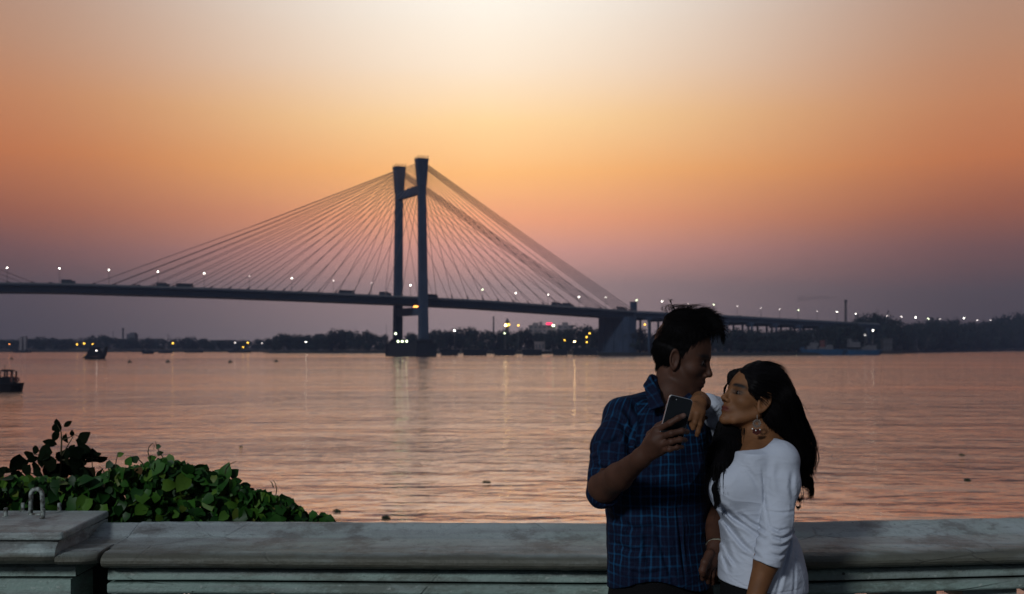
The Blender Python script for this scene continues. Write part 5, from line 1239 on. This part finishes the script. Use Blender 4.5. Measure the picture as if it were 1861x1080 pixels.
for i in range(260):                                                              # fringe drooping over the forehead, upper right
    y = g.uniform(-.055, .05); a = hm.wpt(.08, y, .118); e = g.random()
    tp = W(1296 + 20 * e + g.gauss(0, 2.5), 582 + 42 * e * g.uniform(.5, 1.0) + g.gauss(0, 3), 3.33 + y * .4); md = W(1290 + 14 * e + g.gauss(0, 3), 573 + 14 * e + g.gauss(0, 3), 3.33 + y * .4); hl(a, md, tp, jit=.003)
for i in range(60):
    y = g.uniform(-.04, .03); a = hm.wpt(.09, y, .112); hl(a, W(1308 + g.gauss(0, 2), 592 + g.gauss(0, 4), 3.32), W(1314 + g.gauss(0, 2), 612 + g.gauss(0, 5), 3.32), W(1315.5 + g.gauss(0, 1.2), 622 + g.gauss(0, 3), 3.32), jit=.002)
for i in range(70):                                                               # flyaway strands on the crown
    b = (1226 + g.uniform(-18, 40), 566 + g.uniform(-6, 4)); t_ = g.random(); hl(W(*b, 3.34), W(b[0] - 3 - 5 * t_, 560 + g.uniform(-3, 3), 3.33), W(b[0] + 2 + g.uniform(-4, 8), 555 + g.uniform(-3, 4), 3.33), W(b[0] + g.uniform(8, 26), 556 + g.uniform(-4, 6), 3.33), jit=.001)
for i in range(7): hl(W(1228 + i, 570, 3.34), W(1222, 556, 3.34), W(1216 + i * .7, 546 - i * .4, 3.34), W(1213 + i * 2.2, 542 + i * 1.1, 3.34))
V2, Q2 = strands('h', lines, .00062, None, None); np_mesh('hair', np.concatenate([V, V2]), np.concatenate([Q, Q2 + len(V)]), M['hair'], man)
# phone
M['phone'] = mat('phone_back', (.015, .018, .022), .25, .2); M['phone_edge'] = mat('phone_edge', (.42, .42, .43), .3, .8); M['screen'] = mat('phone_screen', (.01, .01, .012), .1); M['lens'] = mat('camera_lens', (.25, .27, .3), .1)
ph = empty('mobile_phone', W(1228, 775, 2.912)); TL, TR = W(1216.7, 716.4, 2.905), W(1259.7, 726.8, 2.912); u = (TR - TL); PWd = u.length; u.normalize(); vv = (W(1192.5, 817, 2.915) - TL); PHt = .128; vv.normalize(); nn = u.cross(vv).normalized()
if nn.y > 0: nn = -nn
vv = nn.cross(u).normalized(); vv = -vv if vv.z > 0 else vv
def rrect(a, b, r, n=6):
    o = []
    for cx, cy, s0 in ((a - r, b - r, 0), (r, b - r, 90), (r, r, 180), (a - r, r, 270)):
        for i in range(n + 1): t = R(s0 + 90 * i / n); o.append((cx + r * math.cos(t), cy + r * math.sin(t)))
    return o
MB().prism(rrect(PWd, PHt, .0085), -.0036, .0036, TL - nn * .0, u, vv, nn).build('frame', M['phone_edge'], ph, bevel=.0012)
MB().prism([(.0012 + a * (PWd - .0024) / PWd, .0012 + b * (PHt - .0024) / PHt) for a, b in rrect(PWd, PHt, .0085)], .0036, .0042, TL, u, vv, nn).build('back_cover', M['phone'], ph)
MB().prism([(.002 + a * (PWd - .004) / PWd, .002 + b * (PHt - .004) / PHt) for a, b in rrect(PWd, PHt, .0085)], -.0041, -.0036, TL, u, vv, nn).build('screen', M['screen'], ph)
for a, b, r in ((.0095, .0085, .0040), (.0185, .0085, .0013)):
    c = TL + u * a + vv * b; MB().tube([c + nn * .004, c + nn * .0052], r, 14).build('camera_lens', M['screen'] if r > .002 else M['lens'], ph)
MB().box(TL + vv * .03 - u * .0004, (.0014, .010, .003), (u, vv, nn)).build('side_button', M['phone_edge'], ph)
tag(ph, 'dark mobile phone with pale metal edge held up in front of the man', 'phone')
# bracelet on the hanging wrist
w = MB(); c = A['wr2'] + Vector((0, 0, 0)); d_ = (A['wr2'] - A['el2']).normalized(); a_ = d_.orthogonal().normalized(); b_ = d_.cross(a_)
w.tube([c + (a_ * math.cos(t * .5236) + b_ * math.sin(t * .5236)) * .0255 for t in range(13)], .0028, 6, False); M['gold'] = mat('bright_metal', (.75, .68, .5), .25, 1.0)
tag(w.build('bracelet', M['gold'], None), 'thin bright bracelet on the lowered wrist between the two people', 'bracelet')

# ================================================================== the woman
GW = 3.16
wom = empty('person', (W(1385, HY, GW).x, GW, 0)); tag(wom, 'woman with long black hair in a white three-quarter-sleeve top looking up', 'person')
hw = Head(W(1367, 729, 3.19), R(180 + 22), R(22), .80, (.97, .95, .95), female=True)
B_ = {'sh': W(1418, 838, 3.07), 'el': W(1412, 962, 3.02), 'wr': W(1366, 1105, 3.00), 'sh2': W(1338, 822, 3.27), 'el2': W(1322, 786, 3.38), 'wr2': W(1272, 727, 3.245)}
def lw(px, py, a, b, Y=GW): p = W(px, py, Y); return (p.z, p.x, p.y, a, b)
YAWW = R(90 - 22)     # shoulder line runs in depth
TORW = [lw(1385, 800, .06, .05), lw(1385, 825, .13, .075), lw(1380, 880, .120, .085), lw(1376, 950, .10, .080), lw(1384, 1010, .115, .095), lw(1388, 1090, .135, .105), lw(1388, 1150, .12, .10)]
LEGW = [(W(1375, 1110, 3.10), Vector((W(1372, 0, 3.1).x, 3.10, .48)), Vector((W(1385, 0, 3.1).x, 3.12, .085))), (W(1392, 1110, 3.27), Vector((W(1390, 0, 3.2).x, 3.26, .48)), Vector((W(1392, 0, 3.2).x, 3.30, .085)))]
def neck_w(P): return smin(cone(P, hw.wpt(-.03, 0, -.045), W(1380, 800, 3.18), .041, .043), cone(P, W(1380, 800, 3.18), W(1386, 830, 3.17), .046, .07), .03)
HWr = [([(1262.5, 748), (1258, 762), (1256.5, 773)], 3.150, .0078), ([(1267.5, 752), (1263, 768), (1259.5, 779)], 3.146, .0080), ([(1272.5, 753), (1271.5, 771), (1268.5, 785), (1266.8, 791)], 3.150, .0076), ([(1276, 749), (1276, 764), (1273.5, 776)], 3.160, .0070)]
def woman_hand(P):
    d = chain(P, [B_['sh2'], B_['el2'], B_['wr2'] + Vector((.045, .06, -.04)), B_['wr2']], [.040, .034, .026, .021], .02)
    d = smin(d, chain(P, [B_['wr2'], W(1269, 733, 3.19), W(1268, 750, 3.158)], [.020, .0205, .0205], .012, ((.1, -1, .2), .7)), .012); h = None
    for pts, Y, r in HWr:
        e = finger(P, [W(a, b, Y + .004 * i) for i, (a, b) in enumerate(pts)], r, r * .8); h = e if h is None else np.minimum(h, e)
    d = smin(d, h, .006); return smin(d, finger(P, [W(1260, 736, 3.165), W(1254, 750, 3.15), W(1252, 761, 3.145)], .010, .0072), .009)
def woman_arm(P):
    d = chain(P, [B_['sh'], B_['el']], [.033, .027], .01); d = smin(d, chain(P, [B_['el'], B_['el'] * .6 + B_['wr'] * .4, B_['wr']], [.026, .031, .020], .012), .02)
    pl = B_['wr'] + Vector((-.012, .005, -.05)); d = smin(d, cone(P, B_['wr'], pl, .02, .024, ((.2, -1, 0), .6)), .012); h = None
    for i in range(4):
        q = pl + Vector((-.022 + .014 * i, 0, -.012)); e = finger(P, [q, q + Vector((-.002, .002, -.03)), q + Vector((0, .014, -.052))], .0075, .006); h = e if h is None else np.minimum(h, e)
    d = smin(d, h, .006); return smin(d, finger(P, [B_['wr'] + Vector((-.02, -.004, -.02)), pl + Vector((-.032, -.006, -.008)), pl + Vector((-.034, -.004, -.032))], .010, .007), .009)
def body_woman(P):
    d = hw.skull(hw.loc(P)) * hw.k * .9; d = smin(d, neck_w(P), .014); d = smin(d, loft(P, TORW, YAWW), .035)
    d = smin(d, cone(P, W(1386, 826, 3.17), B_['sh'], .034, .030), .03); d = smin(d, cone(P, W(1380, 822, 3.2), B_['sh2'], .042, .036), .03)
    d = smin(d, woman_hand(P), .004); d = smin(d, woman_arm(P), .004)
    for hp, kn, an in LEGW:
        d = smin(d, chain(P, [hp, kn, an], [.078, .048, .032], .02), .03); d = smin(d, cone(P, an - UP * .045, an + Vector((-.13, -.05, -.055)), .03, .022), .02)
    return d
lo = (W(1240, 0, 3.1).x, 2.92, -.02); hi = (W(1465, 0, 3.3).x, 3.50, 1.60)
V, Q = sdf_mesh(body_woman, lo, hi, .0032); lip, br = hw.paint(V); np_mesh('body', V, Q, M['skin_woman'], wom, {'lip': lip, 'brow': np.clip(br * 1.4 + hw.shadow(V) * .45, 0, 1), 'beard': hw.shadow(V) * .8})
M['eye_pale'] = mat('eye_white_pale', (.12, .11, .105), .35); eyes(hw, wom, 'eye_pale')
# white top
def cotton():
    m = bpy.data.materials.new('white_cotton'); m.use_nodes = True; t = m.node_tree; p = t.nodes['Principled BSDF']; p.inputs['Roughness'].default_value = .85; p.inputs['Specular IOR Level'].default_value = .2
    g = nd(t, 'ShaderNodeNewGeometry'); n = nd(t, 'ShaderNodeTexNoise'); n.inputs['Scale'].default_value = 12; n.inputs['Detail'].default_value = 6; t.links.new(g.outputs['Position'], n.inputs[0])
    t.links.new(mixc(t, n.outputs[0], (.48, .52, .60), (.41, .45, .53)), p.inputs['Base Color'])
    n2 = nd(t, 'ShaderNodeTexNoise'); n2.inputs['Scale'].default_value = 500; t.links.new(g.outputs['Position'], n2.inputs[0])
    n3 = nd(t, 'ShaderNodeTexNoise'); n3.inputs['Scale'].default_value = 26; n3.inputs['Detail'].default_value = 4; mpn = nd(t, 'ShaderNodeMapping'); mpn.inputs['Scale'].default_value = (1, 1, 1.8); mpn.inputs['Rotation'].default_value = (0, R(35), 0); t.links.new(g.outputs['Position'], mpn.inputs[0]); t.links.new(mpn.outputs[0], n3.inputs[0])
    n4 = nd(t, 'ShaderNodeTexNoise'); n4.inputs['Scale'].default_value = 8; n4.inputs['Detail'].default_value = 3; n4.inputs['Distortion'].default_value = .6; t.links.new(mpn.outputs[0], n4.inputs[0]); rdg = mth(t, 'POWER', mth(t, 'SUBTRACT', 1.0, mth(t, 'ABSOLUTE', mth(t, 'MULTIPLY_ADD', n4.outputs[0], 2.0, -1.0))), 5.0)
    b = nd(t, 'ShaderNodeBump'); b.inputs['Strength'].default_value = .35; b.inputs['Distance'].default_value = .008; t.links.new(mth(t, 'ADD', mth(t, 'ADD', mth(t, 'MULTIPLY', n3.outputs[0], .6), mth(t, 'MULTIPLY', rdg, .8)), mth(t, 'MULTIPLY', n2.outputs[0], .05)), b.inputs['Height']); t.links.new(b.outputs[0], p.inputs['Normal']); return m
M['cotton'] = cotton()
TOPW = [lw(1387, 801, .075, .050), lw(1388, 818, .150, .072), lw(1384, 845, .150, .088), lw(1378, 872, .148, .100), lw(1374, 900, .140, .104), lw(1372, 930, .128, .096), lw(1375, 960, .122, .094), lw(1382, 1000, .130, .104), lw(1386, 1045, .146, .114), lw(1386, 1100, .150, .118)]
def top_w(P):
    d = loft(P, TOPW, YAWW)
    d = smin(d, ell(P, W(1331, 889, 3.075), (.058, .056, .060)), .022); d = smin(d, ell(P, W(1322, 892, 3.21), (.050, .052, .056)), .022)
    d = smin(d, cone(P, W(1395, 818, 3.16), B_['sh'] + Vector((0, 0, .004)), .036, .044), .02)
    sl = chain(P, [B_['sh'] + Vector((-.005, 0, 0)), W(1417, 880, 3.055), W(1413, 940, 3.03), W(1408, 975, 3.015), W(1394, 1024, 3.00)], [.052, .049, .039, .037, .0345], .015)
    zc = W(0, 1024, 3.0).z; ax = (B_['wr'] - B_['el']).normalized(); c0 = W(1392.5, 1024, 3.0)
    sl = smax(sl, (P - vec(c0)) @ vec(ax), .002); bd = np.abs((P - vec(c0 - ax * .017)) @ vec(ax)); sl = sl + .0018 * np.exp(-(bd / .0016) ** 2)
    up = np.clip((P[:, 2] - float(W(0, 880, 3.1).z)) / .06, 0, 1); dm = np.minimum(d, sl); d = dm + (smin(d, sl, .02) - dm) * up
    s2 = chain(P, [B_['sh2'], B_['el2'], B_['wr2'] + Vector((.062, .070, -.045)), B_['wr2'] + Vector((.026, .03, -.012))], [.050, .046, .040, .031], .02)
    s2 = s2 + wob(P * np.array([1, 1, 1], np.float32), 110, .008, 8); d = smin(d, s2, .02)
    d = d + wob(P * np.array([1, .6, .7], np.float32), 34, .0045, 12)
    for pts, dp, wd in [([(1308, 932), (1318, 948), (1345, 985), (1375, 1012)], .010, .006), ([(1306, 912), (1314, 925), (1330, 940), (1352, 953), (1382, 975)], .012, .006), ([(1335, 928), (1355, 944), (1384, 960)], .009, .005), ([(1311, 946), (1316, 975), (1325, 1010), (1340, 1030)], .008, .005), ([(1313, 990), (1319, 1015), (1325, 1045)], .006, .004),
                        ([(1345, 840), (1360, 862), (1374, 890)], .0035, .006), ([(1340, 1000), (1360, 1010), (1384, 1020)], .005, .005), ([(1384, 948), (1400, 955), (1420, 952)], .006, .004), ([(1383, 962), (1404, 968), (1430, 960)], .008, .004),
                        ([(1380, 978), (1402, 982), (1428, 974)], .007, .004), ([(1378, 992), (1400, 998), (1420, 992)], .006, .004), ([(1380, 922), (1400, 924), (1438, 922)], .0035, .003), ([(1376, 838), (1378, 870), (1381, 905), (1384, 945), (1381, 985)], .003, .003), ([(1440, 905), (1437, 950), (1434, 990), (1415, 1035), (1400, 1080)], .010, .005),
                        ([(1400, 830), (1392, 860), (1398, 900)], -.004, .008), ([(1430, 850), (1425, 880), (1432, 905)], .005, .006), ([(1440, 960), (1448, 975), (1466, 985)], .006, .005), ([(1310, 1040), (1345, 1058), (1400, 1070), (1470, 1068)], .0025, .002), ([(1445, 1000), (1440, 1050), (1436, 1085)], .003, .004)]:
        d = crease(P, d, [W(a, b, 3.08) for a, b in pts], dp, wd)
    d = smax(d, -(neck_w(P) - .006), .003); d = smax(d, -ell(P, W(1362, 797, 3.13), (.058, .085, .046)), .004)
    zh = float(W(0, 1066, 3.08).z); x0 = float(W(1305, 0, 3.08).x); hem = P[:, 2] - (zh + .012) + np.clip((P[:, 0] - x0), 0, .3) * .16; return smax(d, -hem, .003)
lo = (W(1262, 0, 3.1).x, 2.94, .90); hi = (W(1490, 0, 3.3).x, 3.50, 1.50)
V, Q = sdf_mesh(top_w, lo, hi, .0029); top_o = np_mesh('top', V, Q, M['cotton'], wom)
w = MB(); pts = [W(1404, 800, 3.16), W(1398, 805, 3.115), W(1386, 813.5, 3.085), W(1372, 821, 3.07), W(1358, 826, 3.075), W(1345, 826, 3.10), W(1338, 817, 3.14), W(1342, 805, 3.19)]
w = None
def trousers_w(P):
    d = loft(P, [lw(1384, 1035, .125, .098), lw(1388, 1100, .143, .112), lw(1388, 1150, .14, .11), lw(1388, 1200, .11, .09)], YAWW); d2 = None
    for hp, kn, an in LEGW: e = chain(P, [hp - UP * .02, kn, an], [.086, .058, .042], .02); d2 = e if d2 is None else smin(d2, e, .01)
    return smax(smin(d, d2, .03) + wob(P, 40, .004, 2), .085 - P[:, 2], .004)
lo = (W(1280, 0, 3.1).x, 2.95, .05); hi = (W(1490, 0, 3.3).x, 3.45, 1.03); V, Q = sdf_mesh(trousers_w, lo, hi, .008); np_mesh('trousers', V, Q, M['trouser'], wom)
shoes('shoe', [(LEGW[0][2], Vector((-.9, -.43, 0))), (LEGW[1][2], Vector((-.95, -.3, 0)))], wom)
# long hair
HB = [(W(1390, 702, 3.20), .048), (W(1406, 740, 3.20), .054), (W(1422, 785, 3.22), .054), (W(1438, 825, 3.26), .040), (W(1444, 858, 3.30), .022), (W(1448, 880, 3.31), .008)]
HF = [(W(1340, 748, 3.27), .030), (W(1328, 785, 3.20), .038), (W(1322, 820, 3.13), .037), (W(1312, 855, 3.07), .024), (W(1304, 890, 3.05), .010), (W(1300, 925, 3.05), .003)]
def hair_w(P):
    q = hw.loc(P); d = ell(q, (-.016, 0, .050), (.106, .088, .092)); d = smin(d, ell(q, (-.042, 0, -.01), (.080, .086, .088)), .03)
    cut = ell(q, (.112, -.030, -.035), (.082, .112, .118)); d = smax(d, -cut, .010)
    d = smin(d, ell(q, (.028, .066, .040), (.040, .022, .048)), .014)
    d = smax(d, -ell(q, (.044, .098, -.040), (.064, .066, .062)), .008)                # window for the near ear
    far = ell(q, (.052, -.056, .060), (.040, .020, .040)); d = smin(d, far, .012)
    d = d * hw.k * .9; d = smin(d, chain(P, [p for p, r in HB], [r for p, r in HB], .02), .04)
    d = smax(d, -ell(P, W(1384, 744, 3.09), (.025, .06, .030)), .008); d = smax(d, -cone(P, W(1370, 772, 3.10), W(1380, 824, 3.09), .047, .047, ((0, 1, 0), 1.5)), .01)
    fr = chain(P, [p for p, r in HF], [r for p, r in HF], .015, ((0, 1, 0), .6)); d = np.minimum(d, fr)
    st = np.sin((P[:, 0] * 1.0 + P[:, 1] * .7 + .15 * np.sin(P[:, 2] * 9)) * 420) * .0004 + np.sin((P[:, 0] - P[:, 1] + .1 * np.sin(P[:, 2] * 13)) * 190) * .0006
    return d + st + wob(P * np.array([1, 1, .35], np.float32), 70, .005, 21)
lo, hi = bounds([W(1280, 640, 3.0), W(1500, 640, 3.42), W(1280, 940, 3.42), W(1500, 940, 3.0)], .01); V, Q = sdf_mesh(hair_w, lo, hi, .0032)
g = random.Random(9); lines = []
def wavy(pts, n=18, amp=.004, fr_=2.5):
    b = bez(pts, n); ph_ = g.uniform(0, 6.28); a = amp * g.uniform(.4, 1.4); lines.append([p + Vector((math.sin(i / n * 6.28 * fr_ * .5 + ph_) * a * i / n, math.cos(i / n * 6.28 * fr_ * .5 + ph_) * a * i / n, 0)) for i, p in enumerate(b)])
for i in range(800):                                                             # back fall
    t = g.random(); dx = g.gauss(0, 1)
    a = hw.wpt(g.uniform(-.05, .02), g.uniform(-.04, .05), .138); y = g.uniform(-.05, .05)
    wavy([a, W(1400 + 12 * t + dx * 2, 678 + 26 * (1 - t) + abs(dx) * 3, 3.14 + y * .5 + .06), W(1420 + 15 * t + dx * 3, 720 + g.uniform(-8, 8), 3.15 + y), W(1434 + 18 * t + dx * 3, 770 + g.uniform(-10, 10), 3.19 + y), W(1446 + 20 * t + dx * 4, 812 + g.uniform(-10, 10), 3.24 + y), W(1452 + 17 * t + dx * 6, 838 + 24 * g.random(), 3.29 + y)])
for i in range(200):                                                              # loose outer strands
    e = g.uniform(0, 1); x = 1462 + 21 * e; wavy([W(1432, 690 + 10 * e, 3.2), W(1450 + 3 * e, 725, 3.2), W(1459 + 6 * e, 760, 3.21), W(x + g.gauss(0, 2), 805, 3.23), W(x + 1 + g.gauss(0, 3), 835, 3.25), W(x + g.gauss(0, 3) - 2, 855 + g.uniform(-10, 12), 3.27)], amp=.003)
for i in range(300):                                                              # curled ends by the elbow
    e = g.random(); y0_ = 852 + 20 * e; wavy([W(1446, 840 + 20 * e, 3.27), W(1456 + g.gauss(0, 3), y0_ + 8, 3.28), W(1468 + 6 * g.random(), y0_ + 14 + g.gauss(0, 4), 3.29), W(1474 + 5 * g.random(), y0_ + 24 + g.gauss(0, 3), 3.29), W(1472 + g.gauss(0, 4), y0_ + 36 + g.gauss(0, 4), 3.29)], amp=.002)
for i in range(40): wavy([W(1447, 890, 3.29), W(1449, 905, 3.29), W(1455 + g.gauss(0, 2), 909 + g.gauss(0, 3), 3.29), W(1460 + g.gauss(0, 2), 902 + g.gauss(0, 3), 3.29)], amp=.001)
for i in range(30): wavy([W(1444, 900, 3.29), W(1446, 918, 3.29), W(1451, 923 + g.gauss(0, 1.5), 3.29), W(1455, 918 + g.gauss(0, 2), 3.29)], amp=.001)
for i in range(420):                                                              # front fall over the far shoulder
    t = g.random(); wavy([hw.wpt(.02, -.07, .10), W(1332 + 8 * t, 745, 3.24), W(1308 + 34 * t, 785 + g.uniform(-6, 6), 3.17), W(1306 + 30 * t, 825, 3.09), W(1302 + 16 * t, 862, 3.05), W(1299 + 7 * t, 890 + 35 * g.random(), 3.035)], amp=.003)
for i in range(80):                                                               # lock framing the far cheek
    t = g.random(); wavy([hw.wpt(.02, -.06, .10), W(1338 - 4 * t, 676, 3.26), W(1326 - 4 * t, 692 + 4 * t, 3.27), W(1319 - 3 * t, 706, 3.28), W(1316, 716 + 6 * t, 3.28)], amp=.0015)
EARW = vec(hw.wpt(.008, .085, -.006))
def flow_w(P):
    q = hw.loc(P); k = np.clip((q[:, 2] + .01 + np.clip(q[:, 0] + .01, 0, .1) * .8) / .07, 0, 1)[:, None]; k = k * np.clip((q[:, [0]] + .05) / .06, 0, 1)
    along = vec((W(1452, 860, 3.3) - W(1405, 700, 3.2)).normalized()); fr_ = ((P[:, 0] < float(W(1352, 0, 3.2).x)) & (P[:, 2] < float(W(0, 752, 3.2).z)))[:, None]; k = np.where(fr_, 0, k); along = np.where(fr_, vec((W(1303, 880, 3.06) - W(1335, 760, 3.2)).normalized())[None], along[None]); return (-vec(hw.f) * 1.0 + vec(hw.l) * np.sign(q[:, [1]]) * .35 + vec(hw.u) * .0) * k + (along * .9 + np.array([0.03, 0, -.5], np.float32)) * (1 - k)
lines += fur(V, Q, 13000, flow_w, .072, .02, 6, lambda C: (C[:, 0] > float(W(1285, 0, 3.2).x)) * ((C[:, 0] > float(W(1340, 0, 3.2).x)) | (C[:, 2] < float(W(0, 765, 3.2).z))) * (np.linalg.norm(C - EARW, axis=1) > .034) * np.clip((C[:, 2] - float(W(0, 846, 3.28).z)) / .05, .02, 1), 8, .12)
lines += fur(V, Q, 420, flow_w, .070, .16, 8, lambda C: (C[:, 0] > float(W(1400, 0, 3.2).x)) * 1.0, 8, .28)
V2, Q2 = strands('h', lines, .00065, None, None); np_mesh('hair', np.concatenate([V, V2]), np.concatenate([Q, Q2 + len(V)]), M['hair'], wom)
# earring
er = empty('earring', W(1376, 757, 3.085)); M['silver'] = mat('dull_silver', (.45, .42, .38), .35, .9); M['pearl'] = mat('pearl', (.75, .75, .7), .25); M['beads'] = mat('dark_red_beads', (.06, .012, .012), .4)
Ye = 3.085; c = W(1375.5, 770, Ye)
def ring(w, c, r, t, n=20): w.tube([c + Vector((math.cos(2 * math.pi * i / n) * r, 0, math.sin(2 * math.pi * i / n) * r)) for i in range(n + 1)], t, 6, False)
w = MB(); w.tube([W(1376, 754, Ye), W(1376, 761, Ye)], .0009, 6); ring(w, c, .0085, .0014); ring(w, c, .0052, .0009)
for i in range(14): t = 2 * math.pi * i / 14; w.ball(c + Vector((math.cos(t) * .0106, 0, math.sin(t) * .0106)), .0012, 6, 4)
w.build('hoop', M['silver'], er)
for px, py in ((1367.5, 779.5), (1373.5, 782.5), (1381, 781)): MB().ball(W(px, py, Ye), .0020, 10, 7).build('pearl', M['pearl'], er)
w = MB()
for i in range(8):
    x = 1368.5 + 1.9 * i; w.tube([W(x, 780, Ye), W(x + .2, 791 - abs(i - 3.5), Ye)], .0013, 5)
w.build('tassel', M['beads'], er); tag(er, 'round silver earring with pearls and dark tassel in the ear of the woman', 'earring')
